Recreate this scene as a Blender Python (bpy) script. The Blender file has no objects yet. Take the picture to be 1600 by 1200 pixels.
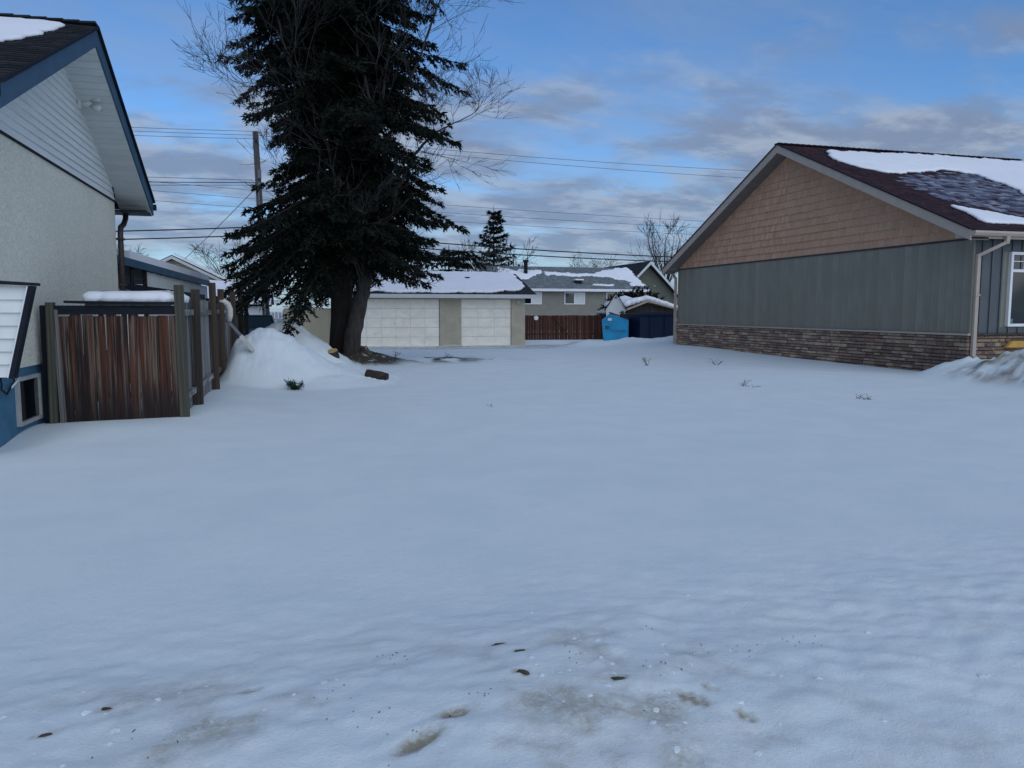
import bpy, bmesh, math, random
import numpy as np
from mathutils import Vector, Matrix
random.seed(7); RNG = np.random.default_rng(11)
R = math.radians
scn = bpy.context.scene
COL = scn.collection

# ------------------------------------------------------------------ camera
cam = bpy.data.cameras.new('camera'); camo = bpy.data.objects.new('camera', cam); COL.objects.link(camo)
camo.location = (0, 0, 1.6)
camo.rotation_euler = (R(90) - math.atan(115 / 1200), 0, R(-15.84))
cam.sensor_width = 36; cam.lens = 27.0; cam.clip_start = .05; cam.clip_end = 3000
scn.camera = camo

# ------------------------------------------------------------------ sky, sun, exposure
SUN_AZ, SUN_EL = R(170), R(36)
world = bpy.data.worlds.new('World'); scn.world = world; world.use_nodes = True
wt = world.node_tree; wn = wt.nodes; wl = wt.links
for n in list(wn): wn.remove(n)
def N(t, nodes=None, **kw):
    n = (nodes or wn).new(t)
    for k, v in kw.items(): setattr(n, k, v)
    return n
def mth(nt, op, a, b=None, c=None, clamp=False):
    n = nt.nodes.new('ShaderNodeMath'); n.operation = op; n.use_clamp = clamp
    for i, v in enumerate((a, b, c)):
        if v is None: continue
        if isinstance(v, (int, float)): n.inputs[i].default_value = v
        else: nt.links.new(v, n.inputs[i])
    return n.outputs[0]
def mixc(nt, fac, a, b, bt='MIX'):
    n = nt.nodes.new('ShaderNodeMix'); n.data_type = 'RGBA'; n.blend_type = bt
    for k, v in ((0, fac), (6, a), (7, b)):
        if isinstance(v, (int, float)): n.inputs[k].default_value = v
        elif isinstance(v, tuple): n.inputs[k].default_value = (*v, 1) if len(v) == 3 else v
        else: nt.links.new(v, n.inputs[k])
    return n.outputs[2]
def rng(nt, v, a, b, c=0., d=1.):
    n = nt.nodes.new('ShaderNodeMapRange'); n.interpolation_type = 'SMOOTHSTEP'
    nt.links.new(v, n.inputs[0])
    for i, x in enumerate((a, b, c, d)): n.inputs[i + 1].default_value = x
    return n.outputs[0]
def noise(nt, vec, scale, detail=5, rough=.55, dist=0., w=None):
    n = nt.nodes.new('ShaderNodeTexNoise')
    if w is not None: n.noise_dimensions = '4D'; nt.links.new(w, n.inputs['W'])
    if vec is not None: nt.links.new(vec, n.inputs['Vector'])
    n.inputs['Scale'].default_value = scale; n.inputs['Detail'].default_value = detail
    n.inputs['Roughness'].default_value = rough; n.inputs['Distortion'].default_value = dist
    return n.outputs[0]
out = N('ShaderNodeOutputWorld'); bg = N('ShaderNodeBackground'); bg.inputs[1].default_value = .073
sky = N('ShaderNodeTexSky'); sky.sky_type = 'NISHITA'; sky.sun_disc = False
sky.sun_elevation = SUN_EL; sky.sun_rotation = SUN_AZ; sky.altitude = 600; sky.air_density = 1.0; sky.dust_density = .3; sky.ozone_density = 2.2
tc = N('ShaderNodeTexCoord'); sep = N('ShaderNodeSeparateXYZ'); wl.new(tc.outputs['Generated'], sep.inputs[0])
zz = mth(wt, 'MAXIMUM', sep.outputs[2], 0.)
den = mth(wt, 'ADD', zz, .17)
cmb = N('ShaderNodeCombineXYZ')
wl.new(mth(wt, 'DIVIDE', sep.outputs[0], den), cmb.inputs[0]); wl.new(mth(wt, 'DIVIDE', sep.outputs[1], den), cmb.inputs[1])
mp = N('ShaderNodeMapping'); mp.inputs['Rotation'].default_value = (0, 0, R(-16)); mp.inputs['Scale'].default_value = (1.05, 1.35, 1); mp.inputs['Location'].default_value = (3.7, 1.3, 0)
wl.new(cmb.outputs[0], mp.inputs[0])
c1 = noise(wt, mp.outputs[0], 1.5, 9, .55, .25)
c2 = noise(wt, mp.outputs[0], 3.4, 8, .6, .2)
bias = mth(wt, 'SUBTRACT', rng(wt, zz, .35, .15, -.01, .21), rng(wt, zz, .10, .035, 0., .05))
dens = mth(wt, 'ADD', c1, bias)
cover = rng(wt, dens, .50, .74, 0., .9)
cirrus = noise(wt, mp.outputs[0], .55, 6, .65, 1.2)
thin = rng(wt, cirrus, .36, .72, 0., .48)
light = rng(wt, c2, .42, .62)
ccol = mixc(wt, light, (2.9, 3.75, 5.5), (4.9, 5.8, 7.3))
blue = mixc(wt, 1., sky.outputs[0], (.95, 1.42, 1.86), 'MULTIPLY')
s1 = mixc(wt, thin, blue, (3.9, 4.9, 6.6))
s2 = mixc(wt, cover, s1, ccol)
glow = rng(wt, zz, .095, .045, 0., .75)
gl2 = mth(wt, 'MULTIPLY', glow, rng(wt, c1, .62, .40, .25, 1.))
s3 = mixc(wt, gl2, s2, (5.2, 6.9, 8.2))
wl.new(s3, bg.inputs[0]); wl.new(bg.outputs[0], out.inputs[0])

sun = bpy.data.lights.new('sun', 'SUN'); suno = bpy.data.objects.new('sun', sun); COL.objects.link(suno)
sun.energy = 1.45; sun.angle = R(100); sun.color = (1., .985, .955)
sd = Vector((math.sin(SUN_AZ) * math.cos(SUN_EL), math.cos(SUN_AZ) * math.cos(SUN_EL), math.sin(SUN_EL)))
suno.rotation_euler = sd.to_track_quat('Z', 'Y').to_euler(); suno.location = sd * 60
vs = scn.view_settings; vs.view_transform = 'Standard'; vs.look = 'None'; vs.exposure = .0; vs.gamma = 1.; vs.use_curve_mapping = False

# ------------------------------------------------------------------ materials
MATS = {}
def material(name, col, rough=.7, var=.15, vscale=6., bump=0., bscale=40., stretch=(1, 1, 1), ramp=None, metal=0., spec=.35, bdist=.02, island=False, stain=None):
    """procedural surface: base colour (or per-piece ramp) with blotchy tone, fine relief and optional stains"""
    m = bpy.data.materials.new(name); m.use_nodes = True; nt = m.node_tree; n = nt.nodes
    b = n['Principled BSDF']; b.inputs['Roughness'].default_value = rough; b.inputs['Metallic'].default_value = metal
    b.inputs['Specular IOR Level'].default_value = spec
    t = n.new('ShaderNodeTexCoord'); mp = n.new('ShaderNodeMapping'); mp.inputs['Scale'].default_value = stretch
    nt.links.new(t.outputs['Object'], mp.inputs[0])
    oi = n.new('ShaderNodeObjectInfo'); ge = n.new('ShaderNodeNewGeometry')
    rnd = mth(nt, 'FRACT', mth(nt, 'ADD', oi.outputs['Random'], ge.outputs['Random Per Island'])) if island else oi.outputs['Random']
    w = mth(nt, 'MULTIPLY', rnd, 37.)
    if ramp:
        cr = n.new('ShaderNodeValToRGB'); cr.color_ramp.interpolation = 'CONSTANT'
        while len(cr.color_ramp.elements) < len(ramp): cr.color_ramp.elements.new(.5)
        for i, c in enumerate(ramp):
            cr.color_ramp.elements[i].position = i / len(ramp); cr.color_ramp.elements[i].color = (*c, 1)
        nt.links.new(rnd, cr.inputs[0]); base = cr.outputs[0]
    else:
        base = n.new('ShaderNodeRGB'); base.outputs[0].default_value = (*col, 1); base = base.outputs[0]
    f = noise(nt, mp.outputs[0], vscale, 6, .6, .2, w)
    k = rng(nt, f, .3, .7, 1 - var, 1 + var)
    g = n.new('ShaderNodeCombineColor')
    for i in range(3): nt.links.new(k, g.inputs[i])
    colr = mixc(nt, 1., base, g.outputs[0], 'MULTIPLY')
    if stain:
        sc, ss, lo, hi, am, rs = stain
        mp2 = n.new('ShaderNodeMapping'); mp2.inputs['Scale'].default_value = rs; nt.links.new(t.outputs['Object'], mp2.inputs[0])
        sf = rng(nt, noise(nt, mp2.outputs[0], ss, 7, .62, .3, w), lo, hi, 0., am)
        colr = mixc(nt, sf, colr, sc)
    nt.links.new(colr, b.inputs['Base Color'])
    if bump:
        bn = n.new('ShaderNodeBump'); bn.inputs['Strength'].default_value = bump; bn.inputs['Distance'].default_value = bdist
        nt.links.new(noise(nt, mp.outputs[0], bscale, 4, .6, 0., w), bn.inputs['Height']); nt.links.new(bn.outputs[0], b.inputs['Normal'])
    MATS[name] = m; return m

material('stucco', (.86, .83, .69), .95, .17, 38., 1., 60, bdist=.03, stain=((.66, .63, .52), 1.2, .5, .75, .4, (1, 1, .8)))
material('blue_paint', (.055, .16, .25), .8, .2, 2., .6, 30, stain=((.03, .07, .10), 3., .55, .8, .6, (1, 1, 1)))
material('blue_fascia', (.050, .105, .165), .6, .12, 2., .1, 20)
material('white_siding', (.70, .72, .70), .55, .06, 2., .08, 90, stretch=(1, .2, 1), stain=((.36, .38, .35), 1.5, .55, .8, .35, (1, .3, 1)))
material('soffit_white', (.60, .62, .60), .6, .06, 2.)
material('dark_trim', (.012, .015, .022), .6, .2, 5., .1, 30, spec=.15)
material('brown_metal', (.045, .032, .030), .45, .2, 5.)
material('window_glass', (.006, .008, .014), .06, .1, 2., spec=.6)
material('window_frame', (.42, .43, .42), .5, .1, 4., stain=((.22, .2, .17), 6., .5, .75, .6, (1, 1, 1)))
material('vinyl_white', (.74, .74, .74), .4, .05, 4.)
material('black_iron', (.008, .008, .010), .45, .2, 8.)
material('asphalt_shingle', None, .95, .25, 14., .8, 120, ramp=[(.022, .022, .026), (.030, .030, .034), (.016, .016, .020), (.040, .038, .040)], island=True)
material('maroon_shingle', None, .95, .3, 9., .8, 110, ramp=[(.040, .014, .020), (.028, .011, .017), (.055, .020, .024), (.030, .016, .026), (.020, .010, .016)], island=True)
material('frosted_shingle', None, .9, .35, 9., .8, 60, ramp=[(.16, .18, .24), (.09, .10, .15), (.24, .27, .33), (.06, .06, .10), (.14, .15, .21)], island=True)
material('gray_roof', (.13, .15, .15), .95, .3, 5., .8, 30, stain=((.26, .30, .34), 2.2, .45, .7, .6, (1, 1, 1)))
material('far_shingle', (.018, .019, .022), .95, .3, 5., .8, 30)
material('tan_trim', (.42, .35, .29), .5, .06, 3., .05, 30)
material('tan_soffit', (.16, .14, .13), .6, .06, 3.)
material('grey_steel_siding', (.112, .130, .124), .5, .08, 1.2, .06, 40, ramp=[(.212, .200, .160), (.226, .213, .171), (.202, .191, .152), (.216, .203, .163)])
material('shaded_front_siding', (.085, .098, .105), .5, .10, 1.2, .06, 40)  # front siding: shade under the eave put into a darker base colour
material('shake', None, .85, .20, 12., .7, 70, stretch=(1, 1, .12), ramp=[(.52, .312, .205), (.545, .328, .217), (.505, .300, .195), (.53, .317, .208), (.49, .292, .190)], island=True, bdist=.01)
material('stone', None, .9, .35, 4., 1., 28, ramp=[(.30, .195, .145), (.40, .305, .215), (.23, .155, .125), (.45, .35, .25), (.33, .215, .155), (.26, .185, .150), (.37, .265, .19), (.215, .150, .130)], island=True, bdist=.03)
material('mortar', (.06, .052, .050), .95, .3, 8., .5, 40)
material('yellow_board', (.62, .34, .07), .6, .1, 4., .1, 30)
def wood(name, ramp, st, am):   # pieces are unit boxes, so the grain runs along their own z
    material(name, None, .9, .40, 3.2, .7, 12, stretch=(1.6, 1.6, .30), ramp=ramp, bdist=.006, stain=(st, 2.2, .44, .60, am, (1.7, 1.7, .42)))
def streaked_wood(name, grey, red, dark):
    """weathered boards: rusty stain left in streaks between bleached and blackened wood"""
    m = material(name, red, .9, .35, 5., .7, 14, stretch=(1.8, 1.8, .35), bdist=.006); nt = m.node_tree; n = nt.nodes; b = n['Principled BSDF']
    t = n.new('ShaderNodeTexCoord'); oi = n.new('ShaderNodeObjectInfo'); w = mth(nt, 'MULTIPLY', oi.outputs['Random'], 91.)
    base = b.inputs['Base Color'].links[0].from_socket
    def streak(sx, sz, sc):
        mp = n.new('ShaderNodeMapping'); mp.inputs['Scale'].default_value = (sx, sx, sz); nt.links.new(t.outputs['Object'], mp.inputs[0]); return noise(nt, mp.outputs[0], sc, 7, .6, .5, w)
    c = mixc(nt, rng(nt, streak(1.5, .32, 2.3), .47, .58, 0., .9), base, grey)
    c = mixc(nt, rng(nt, streak(1.2, .5, 2.4), .50, .60, 0., .92), c, dark)
    sp = n.new('ShaderNodeSeparateXYZ'); nt.links.new(t.outputs['Object'], sp.inputs[0])
    wet = mth(nt, 'ADD', sp.outputs[2], mth(nt, 'MULTIPLY', streak(1.3, .6, 2.0), .5))
    c = mixc(nt, rng(nt, wet, .36, -.06, 0., .88), c, dark)     # rot creeping up from the ground
    nt.links.new(c, b.inputs['Base Color'])
streaked_wood('fence_red', (.165, .130, .100), (.088, .032, .018), (.014, .011, .012))
wood('fence_grey', [(.27, .265, .25), (.21, .20, .19), (.33, .32, .30), (.17, .16, .15)], (.05, .045, .045), .7)
wood('post_green', [(.070, .076, .056), (.088, .088, .064), (.064, .066, .050)], (.035, .032, .028), .6)
wood('post_brown', [(.068, .048, .034), (.082, .064, .048), (.055, .044, .035)], (.03, .025, .022), .6)
wood('rear_fence', [(.085, .028, .018), (.070, .022, .015), (.105, .038, .024), (.055, .020, .015)], (.022, .012, .010), .6)
material('log_bark', (.035, .028, .024), .95, .4, 10., 1., 25, stretch=(1, 1, 1))
material('cut_wood', (.45, .28, .13), .85, .25, 12.)
material('tan_stucco', (.46, .42, .32), .95, .10, 2., .8, 45, stain=((.26, .24, .19), 1.6, .55, .8, .5, (1, 1, .4)))
material('garage_door', (.92, .87, .76), .6, .07, 1.5, .08, 40, stain=((.30, .26, .17), 3.2, .56, .80, .65, (1, 1, 1)))
material('garage_trim', (.55, .56, .55), .6, .06, 2.)
material('beige_panel', (.40, .36, .26), .7, .08, 1.5, .1, 20)
material('far_wall', (.23, .22, .18), .9, .08, 1.5, .5, 25)
material('olive_siding', (.115, .118, .092), .8, .1, 2.)
material('cream_siding', (.40, .37, .27), .8, .08, 2.)
material('dumpster_blue', (.012, .27, .50), .5, .15, 3., .1, 15, stain=((.01, .06, .12), 4., .55, .8, .6, (1, 1, .4)))
material('dumpster_navy', (.005, .016, .048), .5, .2, 3., .1, 15, stain=((.01, .012, .03), 3., .5, .8, .6, (1, 1, .4)))
material('rubber_black', (.010, .011, .016), .6, .2, 6.)
material('pole_wood', (.10, .095, .085), .95, .3, 6., .8, 30, stretch=(6, 6, .3))
material('wire_black', (.010, .010, .012), .6, .1, 3.)
material('bark_spruce', (.030, .024, .021), .95, .4, 7., 1., 22, stretch=(3, 3, .5), bdist=.06)
material('bark_grey', (.055, .049, .044), .95, .4, 6., 1., 20, stretch=(3, 3, .4), bdist=.06)
material('twig', (.046, .043, .042), .9, .25, 3.)
material('far_twig', (.060, .052, .050), .95, .25, 3.)
material('needles', None, .75, .4, .9, ramp=[(.006, .011, .008), (.009, .015, .010), (.005, .008, .0065), (.012, .018, .011), (.010, .009, .007)], island=True, spec=.15)
material('needles_fresh', (.020, .055, .030), .75, .3, 8., spec=.2)
material('car_paint', (.006, .011, .013), .35, .1, 2., spec=.4)
material('car_glass', (.008, .016, .018), .25, .1, 2., spec=.3)
material('headlight', (.5, .52, .52), .15, .1, 2.)
material('chrome', (.4, .4, .42), .25, .1, 2., metal=1.)
material('pvc', (.55, .53, .47), .45, .1, 6., stain=((.25, .23, .19), 5., .5, .8, .5, (1, 1, 1)))
material('grey_pipe', (.16, .17, .19), .5, .1, 6.)
material('picket_white', (.46, .47, .46), .8, .15, 4., .2, 30)
material('weed', (.10, .075, .050), .9, .3, 9.)
material('dirt_clod', (.075, .062, .044), .95, .4, 30., 1., 60)
material('teal_sticker', (.05, .25, .22), .5, .1, 5.)
material('lamp_glass', (.5, .53, .52), .25, .1, 5.)

def snow_material(name, dirt=False):
    m = bpy.data.materials.new(name); m.use_nodes = True; nt = m.node_tree; n = nt.nodes; b = n['Principled BSDF']
    b.inputs['Roughness'].default_value = .75; b.inputs['Specular IOR Level'].default_value = .25
    t = n.new('ShaderNodeTexCoord'); v = t.outputs['Object']
    f = noise(nt, v, 1.3, 6, .6)
    col = mixc(nt, rng(nt, f, .3, .7), (.68, .755, .755), (.74, .80, .795)) if dirt else mixc(nt, rng(nt, f, .3, .7), (.82, .84, .87), (.87, .885, .90))
    if dirt:
        at = n.new('ShaderNodeAttribute'); at.attribute_name = 'dirt'; s = n.new('ShaderNodeSeparateColor'); nt.links.new(at.outputs['Color'], s.inputs[0])
        fine = noise(nt, v, 26., 7, .7, .4)
        g = mth(nt, 'MULTIPLY', s.outputs[0], rng(nt, fine, .30, .62, .35, 1.))
        col = mixc(nt, g, col, (.34, .305, .225))                 # grit frozen into the snow
        e = mth(nt, 'MULTIPLY', s.outputs[1], rng(nt, noise(nt, v, 5., 8, .72, .5), .26, .46))
        col = mixc(nt, e, col, (.050, .042, .030))              # bare earth and needle litter
        tr = mth(nt, 'MULTIPLY', s.outputs[2], rng(nt, noise(nt, v, 3., 7, .7), .36, .60, .35, 1.))
        col = mixc(nt, tr, col, (.36, .34, .30))                # packed tyre tracks
        sp = rng(nt, noise(nt, v, 70., 3, .6), .64, .68)
        spm = mth(nt, 'MULTIPLY', mth(nt, 'MULTIPLY', sp, s.outputs[0]), rng(nt, noise(nt, v, 4.5, 4, .6), .48, .62))
        col = mixc(nt, spm, col, (.03, .026, .02))
    nt.links.new(col, b.inputs['Base Color'])
    b1 = n.new('ShaderNodeBump'); b1.inputs['Strength'].default_value = .28; b1.inputs['Distance'].default_value = .02
    b2 = n.new('ShaderNodeBump'); b2.inputs['Strength'].default_value = .55; b2.inputs['Distance'].default_value = .006
    nt.links.new(noise(nt, v, 9., 6, .6, .3), b1.inputs['Height']); nt.links.new(noise(nt, v, 120., 4, .65), b2.inputs['Height'])
    b3 = n.new('ShaderNodeBump'); b3.inputs['Strength'].default_value = .5; b3.inputs['Distance'].default_value = .012
    rdg = mth(nt, 'ABSOLUTE', mth(nt, 'SUBTRACT', noise(nt, v, 24., 5, .65, .6), .5)); nt.links.new(rdg, b3.inputs['Height']); nt.links.new(b1.outputs[0], b3.inputs['Normal'])
    nt.links.new(b3.outputs[0], b2.inputs['Normal']); nt.links.new(b2.outputs[0], b.inputs['Normal'])
    MATS[name] = m
snow_material('snow'); snow_material('snow_ground', True)

# ------------------------------------------------------------------ mesh helpers
class MB:
    def __init__(s): s.v = []; s.f = []
    def add(s, vs, fs):
        o = len(s.v); s.v += [tuple(p) for p in vs]; s.f += [tuple(i + o for i in f) for f in fs]; return s
    def box(s, a, b):
        (x0, y0, z0), (x1, y1, z1) = a, b
        return s.add([(x0, y0, z0), (x1, y0, z0), (x1, y1, z0), (x0, y1, z0), (x0, y0, z1), (x1, y0, z1), (x1, y1, z1), (x0, y1, z1)],
                     [(0, 3, 2, 1), (4, 5, 6, 7), (0, 1, 5, 4), (1, 2, 6, 5), (2, 3, 7, 6), (3, 0, 4, 7)])
    def prism(s, poly, d):
        """poly: list of 3D points; extruded along vector d"""
        n = len(poly); P = [Vector(p) for p in poly]; d = Vector(d)
        return s.add(P + [p + d for p in P], [tuple(range(n))[::-1], tuple(range(n, 2 * n))] + [(i, (i + 1) % n, n + (i + 1) % n, n + i) for i in range(n)])
    def bar(s, p, q, w, h=None, up=(0, 0, 1)):
        h = h or w; p = Vector(p); q = Vector(q); d = (q - p).normalized(); u = Vector(up)
        if abs(d.dot(u)) > .98: u = Vector((0, 1, 0))
        r = d.cross(u).normalized() * w / 2; u = r.cross(d).normalized() * h / 2
        c = [p - r - u, p + r - u, p + r + u, p - r + u]
        return s.prism(c, q - p)
    def tube(s, pts, rad, n=8, cap=True):
        P = [Vector(p) for p in pts]; rad = rad if hasattr(rad, '__len__') else [rad] * len(P); o = len(s.v); r = None
        for i, p in enumerate(P):
            d = (P[min(i + 1, len(P) - 1)] - P[max(i - 1, 0)]); d = d.normalized() if d.length > 1e-9 else Vector((0, 0, 1))
            if r is None: r = d.orthogonal().normalized()
            r = (r - d * r.dot(d)); r = r.normalized() if r.length > 1e-6 else d.orthogonal().normalized(); q = d.cross(r)
            for k in range(n):
                a = 2 * math.pi * k / n; s.v.append(tuple(p + (r * math.cos(a) + q * math.sin(a)) * rad[i]))
        for i in range(len(P) - 1):
            for k in range(n):
                a = o + i * n + k; b = o + i * n + (k + 1) % n; s.f.append((a, b, b + n, a + n))
        if cap: s.f.append(tuple(o + k for k in range(n))[::-1]); s.f.append(tuple(o + (len(P) - 1) * n + k for k in range(n)))
        return s
    def build(s, name, mat, parent=None, smooth=False, bevel=0.):
        return mesh_obj(name, s.v, s.f, mat, parent, smooth, bevel)
WLOC = {}
def link(o, parent, wloc):
    COL.objects.link(o); wloc = Vector(wloc); WLOC[o.name] = wloc
    if parent is not None:
        o.parent = parent; o.location = wloc - WLOC[parent.name]
    else: o.location = wloc
    return o
def mesh_obj(name, v, f, mat, parent=None, smooth=False, bevel=0., center=True):
    V = np.asarray(v, dtype=float); c = (V.min(0) + V.max(0)) / 2 if center else np.zeros(3)
    if center: c[2] = V[:, 2].min()
    me = bpy.data.meshes.new(name); me.from_pydata((V - c).tolist(), [], f); me.update()
    if bevel:
        bm = bmesh.new(); bm.from_mesh(me); bmesh.ops.recalc_face_normals(bm, faces=bm.faces)
        bmesh.ops.bevel(bm, geom=[e for e in bm.edges if e.is_manifold and e.calc_face_angle(0) > .5], offset=bevel, segments=2, affect='EDGES', profile=.6)
        bm.to_mesh(me); bm.free()
    mats = mat if isinstance(mat, (list, tuple)) else [mat]
    for m_ in mats: me.materials.append(MATS[m_])
    if smooth: me.polygons.foreach_set('use_smooth', [True] * len(me.polygons))
    o = bpy.data.objects.new(name, me); return link(o, parent, c)
def tri_mesh(name, V, mat, parent, wloc):
    """V: (n,3,3) loose triangles, numpy"""
    n = len(V); me = bpy.data.meshes.new(name); W = (V.reshape(-1, 3) - np.array(wloc)).astype(np.float32)
    me.vertices.add(3 * n); me.vertices.foreach_set('co', W.ravel()); me.loops.add(3 * n); me.loops.foreach_set('vertex_index', np.arange(3 * n, dtype=np.int32))
    me.polygons.add(n); me.polygons.foreach_set('loop_start', np.arange(0, 3 * n, 3, dtype=np.int32)); me.update(calc_edges=True)
    me.materials.append(MATS[mat]); o = bpy.data.objects.new(name, me); return link(o, parent, wloc)
def tag(o, label, cat, group=None, kind=None):
    if label: o['label'] = label
    if cat: o['category'] = cat
    if group: o['group'] = group
    if kind: o['kind'] = kind
    return o
def thing(name, label, cat, loc, group=None):
    o = bpy.data.objects.new(name, None); o.empty_display_size = .3; link(o, None, loc); return tag(o, label, cat, group)
def box(name, a, b, mat, parent=None, bevel=0.): return MB().box(a, b).build(name, mat, parent, bevel=bevel)
UNIT = {}
def unit(kind, mat, seed=0):
    """shared piece meshes, one unit in size"""
    k = (kind, mat, seed)
    if k in UNIT: return UNIT[k]
    rr = random.Random(seed * 31 + 5); m = MB()
    if kind == 'box': m.box((-.5, -.5, -.5), (.5, .5, .5))
    elif kind == 'rough':                                   # uneven split stone, chamfered face to -x
        j = lambda a: a + rr.uniform(-.05, .05)
        m.add([(.5, -.5, -.5), (.5, .5, -.5), (.5, .5, .5), (.5, -.5, .5), (0, j(-.49), j(-.48)), (0, j(.49), j(-.48)), (0, j(.49), j(.48)), (0, j(-.49), j(.48)),
               (-.5 + rr.uniform(0, .3), j(-.42), j(-.34)), (-.5 + rr.uniform(0, .3), j(.42), j(-.34)), (-.5 + rr.uniform(0, .3), j(.42), j(.34)), (-.5 + rr.uniform(0, .3), j(-.42), j(.34))],
              [(0, 1, 2, 3)] + [(a, a + 4, (a + 1) % 4 + 4, (a + 1) % 4) for a in range(4)] + [(a + 4, a + 8, (a + 1) % 4 + 8, (a + 1) % 4 + 4) for a in range(4)] + [(8, 11, 10, 9)])
    elif kind == 'wedge':                                   # lapped piece: thick lower edge, thin top, face to -x
        d = rr.uniform(-.04, .04)
        m.add([(.5, -.5, -.5), (.5, .5, -.5), (.5, .5, .5), (.5, -.5, .5), (-.5, -.5, -.5 + d), (-.5, .5, -.5 - d), (.25, .5, .5), (.25, -.5, .5)],
              [(0, 1, 2, 3), (4, 7, 6, 5), (0, 4, 5, 1), (3, 2, 6, 7), (0, 3, 7, 4), (1, 5, 6, 2)])
    elif kind == 'board':                                   # fence board, slightly cupped and chamfered top
        e = .12
        m.add([(-.5, -.5, -.5), (.5, -.5, -.5), (.5, .5, -.5), (-.5, .5, -.5), (-.5, -.5, .495), (-.5 + e, -.5, .5), (.5 - e, -.5, .5), (.5, -.5, .495), (.5, .5, .495), (.5 - e, .5, .5), (-.5 + e, .5, .5), (-.5, .5, .495)],
              [(0, 3, 2, 1), (0, 1, 7, 6, 5, 4), (2, 3, 11, 10, 9, 8), (1, 2, 8, 7), (3, 0, 4, 11), (4, 5, 10, 11), (5, 6, 9, 10), (6, 7, 8, 9)])
    me = bpy.data.meshes.new(kind + '_piece'); me.from_pydata(m.v, [], m.f); me.update()
    bm = bmesh.new(); bm.from_mesh(me); bmesh.ops.recalc_face_normals(bm, faces=bm.faces); bm.to_mesh(me); bm.free()
    me.materials.append(MATS[mat]); UNIT[k] = me; return me
def piece(name, kind, mat, c, size, parent, rot=(0, 0, 0), seed=0):
    o = bpy.data.objects.new(name, unit(kind, mat, seed)); o.scale = size; o.rotation_euler = rot; return link(o, parent, c)

# value noise for terrain and outlines
def vnoise(x, y, seed=0):
    x = np.asarray(x, float); y = np.asarray(y, float); xi = np.floor(x).astype(np.int64); yi = np.floor(y).astype(np.int64); xf = x - xi; yf = y - yi
    def h(a, b):
        n = (a * 374761393 + b * 668265263 + seed * 1442695041) & 0xffffffff; n = ((n ^ (n >> 13)) * 1274126177) & 0xffffffff; return ((n ^ (n >> 16)) & 0xffff) / 65535.
    u = xf * xf * xf * (xf * (xf * 6 - 15) + 10); v = yf * yf * yf * (yf * (yf * 6 - 15) + 10)
    return (h(xi, yi) * (1 - u) + h(xi + 1, yi) * u) * (1 - v) + (h(xi, yi + 1) * (1 - u) + h(xi + 1, yi + 1) * u) * v - .5
def fbm(x, y, s, o=4, seed=0, g=.5):
    t = 0; a = 1.
    for i in range(o): t = t + a * vnoise(x * s * 2 ** i + 17.3 * i, y * s * 2 ** i - 9.1 * i, seed + i); a *= g
    return t
def sst(v, a, b):
    t = np.clip((v - a) / (b - a), 0, 1); return t * t * (3 - 2 * t)
def cone(x, y, cx, cy, rx, ry, H, e=.25, p=1.15):
    r = np.sqrt(((x - cx) / rx) ** 2 + ((y - cy) / ry) ** 2 + e * e) - e
    return H * np.clip(1 - r, 0, None) ** p
def seg_dist(x, y, a, b):
    ax, ay = a; bx, by = b; dx, dy = bx - ax, by - ay; L = dx * dx + dy * dy
    t = np.clip(((x - ax) * dx + (y - ay) * dy) / L, 0, 1); return np.hypot(x - ax - t * dx, y - ay - t * dy), t
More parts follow.
